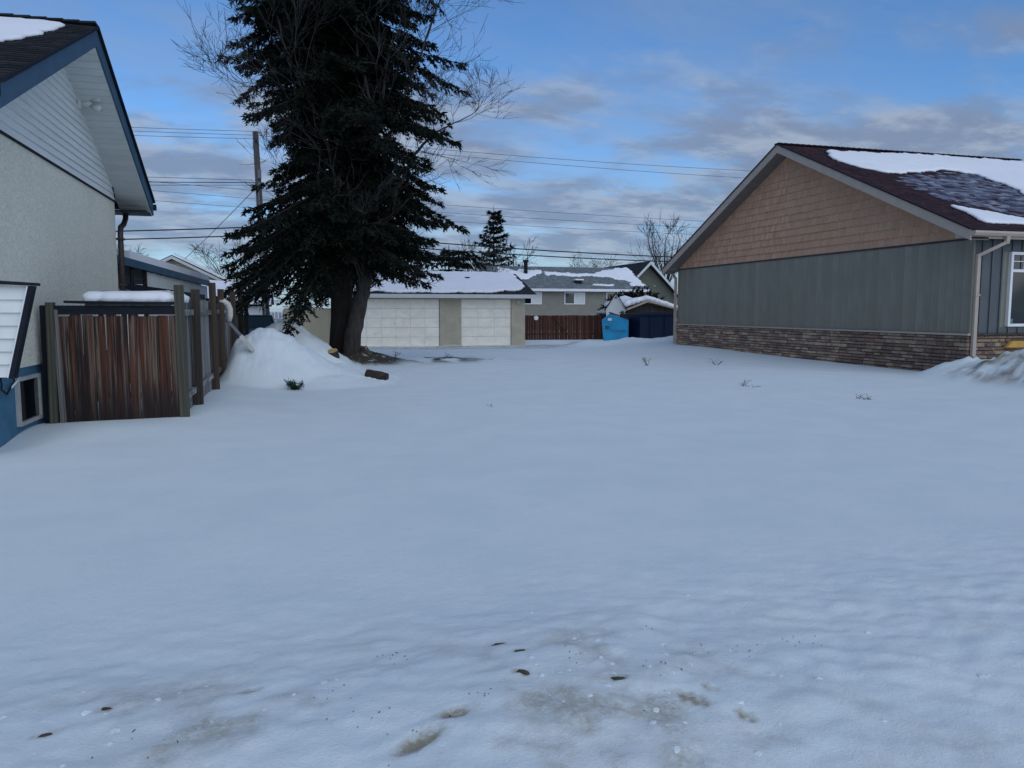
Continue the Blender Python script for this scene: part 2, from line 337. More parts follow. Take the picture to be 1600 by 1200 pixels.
# (x, y, half length, half width, angle, depth) scuffs frozen into the roadside bank
SCUFFS = [(.38, 2.52, .10, .040, .5, .030), (.53, 2.66, .065, .030, .2, .022), (.86, 2.88, .035, .018, -.4, .015), (.86, 3.24, .05, .016, 0, .012), (.92, 3.13, .04, .014, 0, .012),
          (1.22, 2.74, .05, .022, -.3, .016), (1.45, 2.55, .08, .030, -.8, .018), (1.60, 2.42, .05, .025, -.9, .014), (-.73, 3.14, .04, .022, .3, .014), (-.21, 3.12, .05, .018, 0, .012),
          (-.90, 3.0, .05, .02, .2, .01), (.80, 2.98, .03, .012, .4, .01), (1.56, 2.62, .04, .02, -.7, .012)]
def ground_h(x, y, detail=True):
    x = np.asarray(x, float); y = np.asarray(y, float)
    h = .10 * fbm(x, y, .12, 2, 3) + .016 * fbm(x, y, .6, 2, 9)
    lot = sst(y, 5, 9)
    h = h + .12 * np.exp(-((x + 1.3) / .8) ** 2) * sst(y, 11, 13) * sst(y, 29, 26)                    # drift along the side fence
    h = h + .10 * np.exp(-((x + 2.5) / 1.2) ** 2 - ((y - 11.2) / .8) ** 2)                            # drift before the front panel
    h = h - .10 * np.exp(-((x + 3.3) / .5) ** 2 - ((y - 10.4) / .9) ** 2)
    # shovelled heaps beside the fence
    lump = 1 + .10 * fbm(x, y, 2.2, 4, 21)
    far = sst(y, 27.5, 29.5)
    p1 = cone(x, y, -.50, 18.6, 1.75, 1.9, 1.20, .16, 1.08) * lump
    p1r = cone(x, y, .30, 18.6, 1.7, 1.9, .46, .3) * lump
    p2 = cone(x, y, -.20, 22.4, 1.75, 2.0, 1.38, .16, 1.08) * lump
    p3 = cone(x, y, .55, 22.3, 1.1, 1.8, .50, .3) * lump
    left = sst(x, -1.72, -1.25)
    h = h + (np.maximum(np.maximum(p1, p2), np.maximum(p1r, p3))) * left
    # the hollow round the trunk and the plough ridge by the lane
    h = h + .40 * np.exp(-((x - 1.95) / .66) ** 2 - ((y - 23.55) / .6) ** 2) * (1 + .6 * fbm(x, y, 3., 3, 37)) + .15 * np.exp(-((x - 2.8) / .7) ** 2 - ((y - 23.7) / .5) ** 2) + .08 * np.exp(-((x - 4.3) / 1.7) ** 2 - ((y - 24.8) / .9) ** 2) * (1 + fbm(x, y, 2., 3, 39))
    rid = np.exp(-((y - 32.3 - .3 * np.sin(x * .7)) / .75) ** 2) * sst(x, 10.5, 13.0)
    h = h + rid * (.17 + .22 * fbm(x, y, .8, 4, 31)) + .10 * np.exp(-((x - 13.6) / 1.3) ** 2 - ((y - 32.5) / .9) ** 2) + .16 * np.exp(-((x - 17.6) / 1.9) ** 2 - ((y - 32.0) / 1.0) ** 2)
    h = h - .05 * sst(y, 30.5, 32) * sst(y, 37, 35) * sst(x, 12, 10)
    for yy in (33.0, 34.4): h = h - .035 * np.exp(-((y - yy - .1 * np.sin(x * .4)) / .16) ** 2) * sst(x, 2, 4)
    h = h + .14 * np.exp(-((x - 12.2) / 1.3) ** 2 - ((y - 36.5) / 1.0) ** 2) + .07 * np.exp(-((x - 7.1) / .5) ** 2 - ((y - 35.0) / .35) ** 2)
    # rise along the right building and the dirty bank by its corner
    h = h + .16 * sst(x, 11, 15.5) * sst(y, 20, 29) * sst(y, 36, 31)
    d, t = seg_dist(x, y, (15.45, 14.2), (15.7, 8.0))
    bank = np.clip(1 - np.sqrt((d / 1.35) ** 2 + .04) + .2, 0, None) ** 1.2 * (.50 + .22 * np.clip(t * 5, 0, 1))
    h = h + bank * (1 + .40 * fbm(x, y, 1.9, 5, 41, .65))
    # the roadside bank in the foreground
    fg = sst(y, 5.2, 2.6)
    h = h + fg * (.02 + .13 * np.exp(-((x - .8) / 1.15) ** 2 - ((y - 2.7) / .9) ** 2) + .05 * np.exp(-((x + .9) / .9) ** 2 - ((y - 2.9) / .7) ** 2))
    if detail:
        crust = sst(y, 4.9, 3.2)
        h = h + crust * (.018 * fbm(x, y, 1.5, 3, 51) + .017 * fbm(x + .3 * y, y, 5.2, 3, 53, .6) + .007 * np.abs(fbm(x, y, 13., 3, 57)) + .009 * np.abs(fbm(x, y, 26., 2, 59)))
        h = h + sst(y, 4.0, 3.3) * sst(y, 1.9, 2.5) * .022 * np.abs(fbm(x + .5 * y, y * 1.2 - .3 * x, 4.2, 4, 63))
        h = h + .003 * fbm(x * .6, y * 1.3, 2.6, 3, 71) * sst(y, 3, 8)
        for (cx, cy, a, b, an, dp) in SCUFFS:
            u = (x - cx) * math.cos(an) + (y - cy) * math.sin(an); v = -(x - cx) * math.sin(an) + (y - cy) * math.cos(an)
            r2 = (u / a) ** 2 + (v / b) ** 2; h = h - .5 * dp * np.exp(-r2 ** 2) + .2 * dp * np.exp(-(np.sqrt(r2) - 1.5) ** 2 * 5)
        near_pile = sst(y, 16, 18) * sst(y, 27, 24) * sst(x, 3.4, 1.6) * sst(x, -1.6, -1.2)
        h = h + near_pile * (.045 * fbm(x, y, 3.5, 4, 77, .6) + .04 * np.abs(fbm(x, y, 5.5, 4, 79, .6)))
    return h
def gz(x, y): return float(ground_h(np.array([x]), np.array([y]))[0])

# ------------------------------------------------------------------ ground
def spaced(a, b, f):
    o = [a]
    while o[-1] < b: o.append(o[-1] + f(o[-1]))
    return o
xs_r = spaced(.5, 900, lambda v: .034 if v < 4 else min(.034 + (v - 4) * .012, .16) if v < 21 else .16 + (v - 21) * .09)
xs_l = spaced(-.5, 900, lambda v: .034 if v < 3.2 else .034 + (v - 3.2) * .09)
xs = np.array(sorted(set([-v for v in xs_l if v > -.5] + xs_r)))
ys = np.array(spaced(-900, -1, lambda v: max(.2, -v * .2)) + spaced(1.2, 1500, lambda v: .026 if v < 4.2 else min(.026 + (v - 4.2) * .0062, .12) if v < 38 else .12 + (v - 38) * .1))
X, Y = np.meshgrid(xs, ys); H = ground_h(X, Y)
nx, ny = len(xs), len(ys); idx = np.arange(nx * ny).reshape(ny, nx)
Q = np.stack([idx[:-1, :-1], idx[:-1, 1:], idx[1:, 1:], idx[1:, :-1]], -1).reshape(-1, 4).astype(np.int32)
gm = bpy.data.meshes.new('snow_ground'); gm.vertices.add(nx * ny); gm.vertices.foreach_set('co', np.stack([X, Y, H], -1).astype(np.float32).ravel())
gm.loops.add(Q.size); gm.loops.foreach_set('vertex_index', Q.ravel()); gm.polygons.add(len(Q)); gm.polygons.foreach_set('loop_start', np.arange(0, Q.size, 4, dtype=np.int32))
gm.update(calc_edges=True); gm.polygons.foreach_set('use_smooth', np.ones(len(Q), bool)); gm.materials.append(MATS['snow_ground'])
dirt = np.zeros((ny, nx, 4), np.float32); dirt[..., 3] = 1
patch = sst(fbm(X, Y, 2.0, 5, 83, .62), -.16, .42) * sst(Y, 3.7, 2.9) * sst(Y, 1.6, 2.2)
patch = patch * np.clip(.35 + np.exp(-((X - .7) / .9) ** 2) + .5 * np.exp(-((X + .6) / .8) ** 2), 0, 1) * .46 * (.30 + 1.3 * sst(fbm(X, Y, 3.1, 4, 87), -.15, .3))
for (cx, cy, a, b, an, dp) in SCUFFS:
    u = (X - cx) * math.cos(an) + (Y - cy) * math.sin(an); v = -(X - cx) * math.sin(an) + (Y - cy) * math.cos(an)
    patch = np.maximum(patch, min(1.5, dp * 80) * np.exp(-((u / a) ** 2 + (v / b) ** 2) ** 2))
db, tb = seg_dist(X, Y, (14.75, 13.5), (15.0, 9.5))
patch = np.maximum(patch, sst(db, .85, .3) * sst(fbm(X * 1.5 + Y * .3, Y * 2 - X * .6, 1.5, 5, 91, .6), -.40, .22) * 1.0)
patch = np.maximum(patch, .35 * np.exp(-((X + .05) / .35) ** 2 - ((Y - 21.8) / .5) ** 2))
dirt[..., 0] = patch
er = np.exp(-(((X - 2.05) / .95) ** 2 + ((Y - 23.4) / .75) ** 2) ** 1.5) * 1.9 + np.exp(-((X - 3.9) / 2.0) ** 2 - ((Y - 24.5 - .1 * (X - 3)) / 1.05) ** 2) * sst(fbm(X, Y * .6, 1.1, 4, 99), -.30, .10) * 1.7
dirt[..., 1] = np.clip(er + .35 * fbm(X, Y, 1.5, 4, 97) * (er > .08), 0, 1)
trk = sum(np.exp(-((Y - yy - .1 * np.sin(X * .4)) / .2) ** 2) for yy in (32.6, 33.0, 34.0, 34.5)) * sst(X, 1.5, 3.5) * sst(X, 14, 11)
dirt[..., 2] = np.clip(trk * 1.0 + .42 * sst(Y, 31.2, 32) * sst(Y, 35.2, 34.8) * sst(X, 2, 4) * sst(X, 13, 11), 0, 1)
bk = sst(db, .8, .25) * sst(fbm(X * 2 + Y * .3, Y * 2.2 - X * .6, 1.7, 5, 93, .65), .02, .35); dirt[..., 1] = np.maximum(dirt[..., 1], bk * .75)
ca = gm.color_attributes.new('dirt', 'FLOAT_COLOR', 'POINT'); ca.data.foreach_set('color', dirt.ravel())
ground = bpy.data.objects.new('snow_ground', gm); link(ground, None, (0, 0, 0)); ground['kind'] = 'structure'

# snow slab lying on a sloping roof: outline (x, y) on the plane z = zf(x, y)
def snow_slab(name, outline, zf, th, parent, jit=.05, step=.18, seed=0, inset=.10):
    pts = []; n = len(outline)
    for i in range(n):
        a = np.array(outline[i], float); b = np.array(outline[(i + 1) % n], float); L = np.hypot(*(b - a)); k = max(1, int(L / (step * .5)))
        for j in range(k): pts.append(a + (b - a) * j / k)
    P = np.array(pts); ar = .5 * np.sum(P[:, 0] * np.roll(P[:, 1], -1) - np.roll(P[:, 0], -1) * P[:, 1])
    if ar < 0: P = P[::-1]
    for _ in range(2): P = .5 * P + .25 * (np.roll(P, 1, 0) + np.roll(P, -1, 0))
    T = np.roll(P, -1, 0) - np.roll(P, 1, 0); T /= np.maximum(np.hypot(T[:, 0], T[:, 1])[:, None], 1e-6); Nn = np.stack([-T[:, 1], T[:, 0]], 1)
    P = P + Nn * (jit * 2.6 * fbm(P[:, 0], P[:, 1], 1.9, 5, seed + 5, .8))[:, None]
    m = MB(); n = len(P); rings = [(0, .01), (-.1 * inset, th * .55), (inset * .35, th * .88), (inset, th)]
    for ins, hh in rings:
        for q, nn in zip(P, Nn):
            x, y = q + nn * ins; m.v.append((x, y, zf(x, y) + hh * (1 + .25 * float(vnoise(x * 1.3, y * 1.3, 4)))))
    for r in range(len(rings) - 1):
        for i in range(n): a = r * n + i; b = r * n + (i + 1) % n; m.f.append((a, b, b + n, a + n))
    m.f.append(tuple(range((len(rings) - 1) * n, len(rings) * n))); m.f.append(tuple(range(n))[::-1])
    o = m.build(name, 'snow', parent)
    bm = bmesh.new(); bm.from_mesh(o.data); bmesh.ops.triangulate(bm, faces=[f for f in bm.faces if len(f.verts) > 4]); bmesh.ops.recalc_face_normals(bm, faces=bm.faces); bm.to_mesh(o.data); bm.free()
    o.data.polygons.foreach_set('use_smooth', [True] * len(o.data.polygons)); return o

def window(parent, name, axis, p, a0, a1, z0, z1, depth=.05, fr=.06, mull=None, frame='vinyl_white', cross=None, curtain=False):
    """window in a wall; axis 'x': wall normal +-x at x=p running along y; axis 'y': wall at y=p running along x. depth is signed outwards"""
    def bx(nm, u0, u1, w0, w1, d0, d1, mat, par):
        d0, d1 = sorted((d0, d1))
        return box(nm, (p + d0, u0, w0), (p + d1, u1, w1), mat, par) if axis == 'x' else box(nm, (u0, p + d0, w0), (u1, p + d1, w1), mat, par)
    g = bx(name, a0 + fr, a1 - fr, z0 + fr, z1 - fr, -.02 * np.sign(depth), depth * .35, 'window_glass', parent)
    for nm, u0, u1, w0, w1 in (('frame', a0, a0 + fr, z0, z1), ('frame', a1 - fr, a1, z0, z1), ('frame', a0 + fr, a1 - fr, z1 - fr, z1), ('sill', a0 + fr, a1 - fr, z0, z0 + fr)):
        bx(nm, u0, u1, w0, w1, -.02 * np.sign(depth), depth, frame, g)
    if mull is not None: bx('mullion', mull - fr / 2, mull + fr / 2, z0 + fr, z1 - fr, depth * .2, depth * .9, frame, g)
    if cross is not None: bx('transom', a0 + fr, a1 - fr, cross - fr / 2, cross + fr / 2, depth * .2, depth * .9, frame, g)
    if curtain: bx('curtain', mull + fr / 2, a1 - fr, z0 + fr, z1 - fr, depth * .3, depth * .5, 'soffit_white', g)
    return g

# ================================================================== LEFT HOUSE
LX, RK = -3.4, -2.8           # wall face, outer edge of the gable overhang
PKY, PKZ, SL = 13.55, 5.94, .455
FY, BY = 9.12, 18.05          # front and back eaves
def lroof(y): return PKZ - SL * abs(y - PKY)
lh = thing('house', 'cream stucco house with blue foundation and overhanging white gable at the left edge', 'house', (LX - 2.8, 13.5, -.2))
box('wall', (-9.0, 9.75, .86), (LX, 17.3, 3.80), 'stucco', lh)
box('foundation', (-8.98, 9.77, -.6), (LX - .025, 17.28, .859), 'blue_paint', lh)
zs = lambda y: lroof(y) - .31
MB().prism([(-9.0, 9.75, 3.80), (-9.0, 17.3, 3.80), (-9.0, 17.3, zs(17.3) - .01), (-9.0, PKY, zs(PKY) - .02), (-9.0, 9.75, zs(9.75) - .01)], (5.58, 0, 0)).build('gable_wall', 'stucco', lh)
z = 3.79; PH = .118
while z < zs(PKY) - .03:                                        # lap siding of the gable, each course a plank
    half = lambda zz: max(0., (PKZ - .31 - zz) / SL)
    z1 = min(z + PH + .012, zs(PKY) - .012); a0, a1 = half(z), half(z1)
    y0, y1 = max(9.76, PKY - a0), min(17.29, PKY + a0); u0, u1 = max(9.76, PKY - a1), min(17.29, PKY + a1)
    V = [(LX - .02, y0, z), (LX - .02, y1, z), (LX - .02, u1, z1), (LX - .02, u0, z1), (LX + .034, y0, z), (LX + .034, y1, z), (LX + .002, u1, z1), (LX + .002, u0, z1)]
    mesh_obj('siding_plank', V, [(0, 3, 2, 1), (4, 5, 6, 7), (0, 1, 5, 4), (1, 2, 6, 5), (2, 3, 7, 6), (3, 0, 4, 7)], 'white_siding', lh)
    z += PH
box('trim_strip', (LX, 9.76, 3.762), (LX + .03, 17.29, 3.789), 'dark_trim', lh)
# roof deck
rf = MB().prism([(-9.6, FY, lroof(FY) - .03), (-9.6, PKY, PKZ - .03), (-9.6, BY, lroof(BY) - .03), (-9.6, BY, lroof(BY) - .16), (-9.6, PKY, PKZ - .16), (-9.6, FY, lroof(FY) - .16)], (6.78, 0, 0)).build('roof', 'asphalt_shingle', lh)
for a, b, nm in ((FY, PKY, 'front'), (PKY, BY, 'back')):      # rake boards
    MB().prism([(RK - .03, a, lroof(a) - .005), (RK - .03, b, lroof(b) - .005), (RK - .03, b, lroof(b) - .29), (RK - .03, a, lroof(a) - .29)], (.03, 0, 0)).build('fascia_board', 'blue_fascia', lh)
    MB().prism([(RK - .05, a, lroof(a) + .012), (RK - .05, b, lroof(b) + .012), (RK - .05, b, lroof(b) - .03), (RK - .05, a, lroof(a) - .03)], (.095, 0, 0)).build('drip_edge', 'dark_trim', lh)
    n = 30
    for i in range(n):                                          # slatted soffit panels under the overhang
        p = a + (b - a) * i / n; q = a + (b - a) * (i + 1) / n - .012
        V = [(LX - .01, p, zs(p)), (LX - .01, q, zs(q)), (RK - .032, q, zs(q)), (RK - .032, p, zs(p))]
        MB().prism(V, (0, 0, .02)).build('soffit_panel', 'soffit_white', rf)
box('gutter', (-9.6, FY - .11, lroof(FY) - .17), (RK + .02, FY - .005, lroof(FY) - .03), 'dark_trim', rf, .012)
box('gutter', (-9.6, BY + .005, lroof(BY) - .17), (RK + .05, BY + .11, lroof(BY) - .05), 'dark_trim', rf, .012)
box('eave_soffit', (-9.5, 17.31, lroof(BY) - .30), (RK - .035, BY - .02, lroof(BY) - .27), 'dark_trim', rf)
# shingle tabs of the front slope near the rake; snow hides the rest
cs = .155; L = math.hypot(PKY - FY, PKZ - lroof(FY)); ncs = int(L / cs); th_ = math.atan(SL)
for i in range(ncs + 1):
    s0 = i * cs; y = FY + (s0 + cs * .55) * math.cos(th_); zc = lroof(FY) + (s0 + cs * .55) * math.sin(th_)
    if y > PKY - .03: continue
    x = RK + .03 - (.16 if i % 2 else 0) ; first = True
    while x > -5.0:
        w = .30 if not (first and i % 2) else .30
        xx0 = x - w; xx1 = x
        if first and i % 2: xx1 = RK + .03; xx0 = x
        if xx1 - xx0 > .02: piece('shingle', 'box', 'asphalt_shingle', ((xx0 + xx1) / 2, y, zc + .004), (xx1 - xx0 - .012, cs * 1.25, .022), rf, (th_ - .075 + random.uniform(-.012, .012), 0, 0))
        x = xx0 if not (first and i % 2) else x; 
        first = False
for i in range(22):                                             # ridge caps
    piece('ridge_cap', 'box', 'asphalt_shingle', (RK - .10 - i * .22, PKY, PKZ + .022), (.24, .24, .03), rf, (0, R(-4), 0))
snow_slab('snow_cover', [(-3.22, 13.30), (-3.14, 12.87), (-3.18, 12.28), (-3.30, 11.63), (-3.45, 11.15), (-3.9, 10.7), (-9.4, 10.2), (-9.4, 13.36)], lambda x, y: lroof(y) - .0, .07, rf, .04, .15, 3)
# twin floodlight under the soffit
fl = box('floodlight', (LX + .02, 14.70, 4.98), (LX + .07, 14.82, 5.12), 'soffit_white', lh, .01)
MB().tube([(LX + .06, 14.76, 5.05), (LX + .24, 14.74, 5.06)], .045, 12).build('lamp_arm', 'soffit_white', fl, True)
for dz in (-.07, .07): MB().tube([(LX + .22, 14.73, 5.06 + dz * .5), (LX + .30, 14.70, 5.06 + dz), (LX + .37, 14.66, 5.06 + dz * 1.3)], [.03, .055, .062], 12).build('lamp_head', 'lamp_glass', fl, True)
MB().tube([(-3.37, 17.05, 4.05), (-3.37, 17.12, 3.95), (-3.37, 17.22, 3.84), (-3.37, 17.2, 3.78)], .012, 6).build('cable', 'wire_black', lh)
# downspout on the back corner
MB().tube([(-3.33, 17.98, 3.70), (-3.33, 17.96, 3.52), (-3.33, 17.75, 3.38), (-3.33, 17.42, 3.28), (-3.33, 17.36, 3.1), (-3.33, 17.36, .1)], .055, 10).build('downspout', 'brown_metal', lh, True)
for zz_ in (3.02, 2.1): box('bracket', (-3.41, 17.29, zz_), (-3.26, 17.43, zz_ + .04), 'brown_metal', lh)
# basement window
window(lh, 'basement_window', 'x', LX - .025, 11.05, 11.95, .12, .74, .05, .045, frame='window_frame')
# clapboard bump-out with a leaning outer edge
bo = MB().prism([(-3.42, 9.95, .86), (-3.10, 9.95, .86), (-2.86, 9.95, 1.86), (-3.42, 9.95, 1.90)], (0, .06, 0)).build('bump_out', 'white_siding', lh)
n = 7
for i in range(n):
    z0 = .845 + i * .146; z1 = z0 + .152; xo = lambda zz: -3.10 + (zz - .86) * .24
    V = [(-3.42, 9.90, z0), (xo(z0), 9.90, z0), (xo(z0), 9.953, z0), (-3.42, 9.953, z0), (-3.42, 9.935, z1), (xo(z1), 9.935, z1), (xo(z1), 9.953, z1), (-3.42, 9.953, z1)]
    mesh_obj('siding_plank', V, [(0, 3, 2, 1), (4, 5, 6, 7), (0, 1, 5, 4), (1, 2, 6, 5), (2, 3, 7, 6), (3, 0, 4, 7)], 'white_siding', bo)
MB().prism([(-3.115, 9.875, .83), (-3.07, 9.875, .83), (-2.82, 9.875, 1.875), (-2.865, 9.875, 1.875)], (0, .15, 0)).build('corner_trim', 'dark_trim', bo)
MB().prism([(-3.128, 9.87, .84), (-3.117, 9.87, .84), (-2.867, 9.87, 1.875), (-2.880, 9.87, 1.875)], (0, .05, 0)).build('corner_bead', 'vinyl_white', bo)
MB().prism([(-3.45, 9.85, 1.905), (-2.79, 9.85, 1.878), (-2.79, 9.85, 1.91), (-3.45, 9.85, 1.95)], (0, .20, 0)).build('cap', 'dark_trim', bo)
cb = MB().tube([(-3.30, 10.2, .84), (-3.34, 10.35, .72), (-3.38, 10.45, .66), (-3.38, 10.62, .58), (-3.385, 10.8, .66), (-3.39, 10.95, .72), (-3.39, 10.85, .82)], .011, 6).build('power_cord', 'wire_black', lh, True)
MB().tube([(-3.378, 10.78, .645), (-3.365, 10.92, .70), (-3.36, 11.06, .75)], .013, 6).build('plug_end', 'vinyl_white', cb, True)

# ================================================================== FENCES OF THE LEFT YARD
ff = thing('wood_fence', 'weathered red-brown board panel between the stucco house and the corner post', 'fence', (-2.4, 11.9, 0))
x = -3.10; i = 0
while x < -1.66:
    w = random.uniform(.115, .15); g = random.choice((.002, .003, .007))
    piece('board', 'board', 'fence_red', (x + w / 2, 11.90 + random.uniform(-.008, .008), .62), (w, .022, 1.84 + random.uniform(-.05, .02)), ff, (0, random.uniform(-.012, .012), random.uniform(-.05, .05)))
    x += w + g; i += 1
piece('rail', 'box', 'dark_trim', (-2.38, 11.885, 1.605), (1.56, .045, .125), ff)
piece('rail', 'box', 'post_brown', (-2.38, 11.94, .40), (1.5, .04, .09), ff)
piece('post', 'box', 'post_green', (-3.21, 11.88, .60), (.10, .10, 2.22), ff, (0, .015, 0))
piece('board', 'board', 'fence_grey', (-3.115, 11.86, .62), (.07, .03, 1.98), ff, (0, -.02, 0))
piece('board', 'board', 'dark_trim', (-3.30, 11.95, .62), (.09, .03, 2.1), ff)
piece('nail_plate', 'box', 'dark_trim', (-1.62, 11.93, .65), (.03, .03, 1.75), ff)
sf = thing('wood_fence', 'grey side fence of boards and tall uneven posts running back along the lot', 'fence', (-1.5, 19, 0))
POSTS = [(11.90, 1.96, 'post_green', .10), (13.10, 1.93, 'post_brown', .10), (15.9, 2.13, 'post_brown', .10), (17.5, 2.05, 'post_brown', .10), (20.9, 2.08, 'post_brown', .10), (24.0, 2.2, 'post_brown', .11), (26.6, 1.9, 'post_green', .11)]
for k, (y, zt, mm, w) in enumerate(POSTS):
    zb = -.4; piece('post', 'box', mm, (-1.50 + (.02 if k else -.05), y, (zt + zb) / 2), (w + .02, w + .02, zt - zb), sf, (random.uniform(-.01, .01), random.uniform(-.012, .012), 0))
for k in range(len(POSTS) - 1):
    a, b = POSTS[k][0], POSTS[k + 1][0]
    piece('rail', 'box', 'fence_grey', (-1.53, (a + b) / 2, 1.57), (.05, b - a - .12, .09), sf, (random.uniform(-.006, .006), 0, 0))
    piece('rail', 'box', 'fence_grey', (-1.53, (a + b) / 2, .35), (.05, b - a - .12, .09), sf)
y = 12.0
while y < 26.5:
    w = random.uniform(.125, .15); zt = 1.78 + random.uniform(-.03, .03)
    piece('board', 'board', 'fence_grey', (-1.575 + random.uniform(-.006, .006), y + w / 2, (zt - .3) / 2), (w, .02, zt + .3), sf, (random.uniform(-.012, .012), 0, R(90) + random.uniform(-.06, .06)))
    y += w + random.choice((.004, .01, .016))
# covered bin behind the panel: dark lid under a pillow of snow
lid = thing('storage_bin', 'dark lidded bin with a pillow of snow behind the front fence panel', 'bin', (-2.4, 12.5, 1.66))
MB().prism([(-3.02, 11.84, 1.70), (-1.58, 11.84, 1.685), (-1.58, 11.84, 1.71), (-3.02, 11.84, 1.735)], (0, 1.3, 0)).build('sheet', 'dark_trim', lid)
MB().prism([(-2.75, 11.80, 1.668), (-1.66, 11.80, 1.668), (-1.66, 11.80, 1.684), (-2.75, 11.80, 1.692)], (0, .03, 0)).build('edge_batten', 'rubber_black', lid)
for xx in (-2.8, -1.7): box('support', (xx - .03, 12.9, -.3), (xx + .03, 12.96, 1.69), 'fence_grey', lid)
snow_slab('snow_cover', [(-2.78, 11.86), (-1.60, 11.84), (-1.58, 13.0), (-2.7, 13.0)], lambda x, y: 1.722 - .010 * (x + 3), .17, lid, .03, .1, 8, .22)
# white downspout extension poking through the fence
dx = thing('downspout_extension', 'white elbow and grey pipe slanting from the fence down to the snow heap', 'downspout', (-1.2, 17.5, .7))
MB().tube([(-1.58, 17.5, 1.80), (-1.50, 17.5, 1.80)], .052, 12).build('collar', 'rubber_black', dx, True)
MB().tube([(-1.50, 17.5, 1.80), (-1.42, 17.5, 1.79), (-1.34, 17.5, 1.73), (-1.30, 17.5, 1.62), (-1.30, 17.5, 1.5), (-1.32, 17.5, 1.38)], [.062, .066, .068, .066, .062, .05], 14).build('elbow', 'pvc', dx, True)
MB().tube([(-1.33, 17.5, 1.41), (-1.335, 17.5, 1.34)], .055, 10).build('coupling', 'grey_pipe', dx, True)
MB().bar((-1.33, 17.5, 1.36), (-1.06, 17.52, 1.02), .055, .06).build('pipe', 'grey_pipe', dx)
MB().bar((-1.10, 17.52, 1.06), (-.86, 17.54, .74), .11, .085).build('spout', 'pvc', dx)

# ================================================================== PORCH / NEIGHBOUR BUILDINGS BEHIND THE FENCE
P0, P1 = Vector((-3.45, 17.55, 0)), Vector((-2.55, 26.6, 0)); pd = (P1 - P0); pn = Vector((pd.y, -pd.x, 0)).normalized()
def pp(t, off=0., z=0.): q = P0 + pd * t + pn * off; return (q.x, q.y, z)
pc = thing('carport', 'white panelled carport with blue fascia and snowy flat roof behind the left house', 'carport', pp(.5, -1.5, 0))
zr = lambda t: 2.74 - .20 * t
def slab(nm, t0, t1, o0, o1, zl, zh, mat, par=None):
    A = [pp(t0, o0, zl + zr(t0)), pp(t1, o0, zl + zr(t1)), pp(t1, o1, zl + zr(t1)), pp(t0, o1, zl + zr(t0))]; B = [(x, y, z + zh - zl) for x, y, z in A]
    return mesh_obj(nm, A + B, [(0, 1, 2, 3)[::-1], (4, 5, 6, 7), (0, 1, 5, 4), (1, 2, 6, 5), (2, 3, 7, 6), (3, 0, 4, 7)], mat, par or pc)
proof = slab('roof', 0, 1, -3.6, -.03, -.12, -.02, 'far_shingle')
slab('fascia_board', 0, 1, -.029, .0, -.17, .0, 'blue_fascia')
slab('snow_cover', .10, 1, -3.4, -.02, -.018, .17, 'snow', proof)
nP = 16
for i in range(nP):
    t0 = .26 + .74 * i / nP; t1 = .26 + .74 * (i + 1) / nP - .004
    A = [pp(t0, -.15, .2), pp(t1, -.15, .2), pp(t1, -.10 + .02 * (i % 2), .2), pp(t0, -.10, .2)]
    MB().prism(A, (0, 0, zr(t0) - .38)).build('wall_panel', 'white_siding', pc)
slab('back_wall', 0, .42, -3.3, -3.2, -2.6, -.13, 'white_siding')
slab('side_wall', .0, .04, -3.19, -.6, -1.0, -.13, 'white_siding')
MB().bar(pp(.0, -.04, 2.12), pp(.92, -.04, 2.02), .05, .13).build('beam', 'dark_trim', pc)
for t in (.015, .135, .15, .25):
    MB().bar(pp(t, -.10, -.2), pp(t, -.10, zr(t) - .13), .05 if t != .25 else .09).build('iron_post', 'black_iron', pc)
for t0, t1 in ((.015, .135), (.15, .25)):
    for zz_ in (2.62, 2.42, 2.27): MB().bar(pp(t0, -.10, zz_ - .1), pp(t1, -.10, zz_ - .1), .022).build('iron_rail', 'black_iron', pc)
    m = MB()
    for k in range(4):
        for row in range(2):
            tcn = t0 + (t1 - t0) * (k + .5) / 4; zc = 2.00 - row * .16; rr = (t1 - t0) * 9.09 / 8 * .9
            m.tube([pp(tcn + rr / 9.09 * math.cos(a) * (.4 + .6 * a / 9), -.10, zc + .075 * math.sin(a) * (.4 + .6 * a / 9)) for a in np.linspace(0, 9, 18)], .009, 4)
    m.build('scroll_panel', 'black_iron', pc)
# tan gable building across the lane
gb = thing('garage', 'cream gabled building with snowy roof seen beyond the carport roof', 'garage', (-6.3, 48, 0))
GY = 46.0
gz1 = lambda x: 4.55 - .50 * abs(x + 6.25)
MB().prism([(-10.3, GY, -.2), (-2.8, GY, -.2), (-2.8, GY, gz1(-2.8) - .2), (-6.25, GY, 4.35), (-10.3, GY, gz1(-10.3) - .2)], (0, 8, 0)).build('wall', 'soffit_white', gb)
for i in range(9):
    z0 = 3.15 + i * .13; hw = (4.36 - z0) / .5
    if hw < .12: break
    box('siding_plank', (-6.25 - hw, GY - .05, z0), (-6.25 + hw, GY - .02, z0 + .122), 'cream_siding', gb)
grf = MB().prism([(-10.7, GY - .5, gz1(-10.7)), (-6.25, GY - .5, 4.6), (-2.35, GY - .5, gz1(-2.35)), (-2.35, GY - .5, gz1(-2.35) - .15), (-6.25, GY - .5, 4.42), (-10.7, GY - .5, gz1(-10.7) - .15)], (0, 9, 0)).build('roof', 'far_shingle', gb)
MB().prism([(-10.7, GY - .55, gz1(-10.7) - .02), (-6.25, GY - .55, 4.55), (-2.35, GY - .55, gz1(-2.35) - .02), (-2.35, GY - .55, gz1(-2.35) - .16), (-6.25, GY - .55, 4.38), (-10.7, GY - .55, gz1(-10.7) - .16)], (0, .04, 0)).build('fascia_board', 'garage_trim', gb)
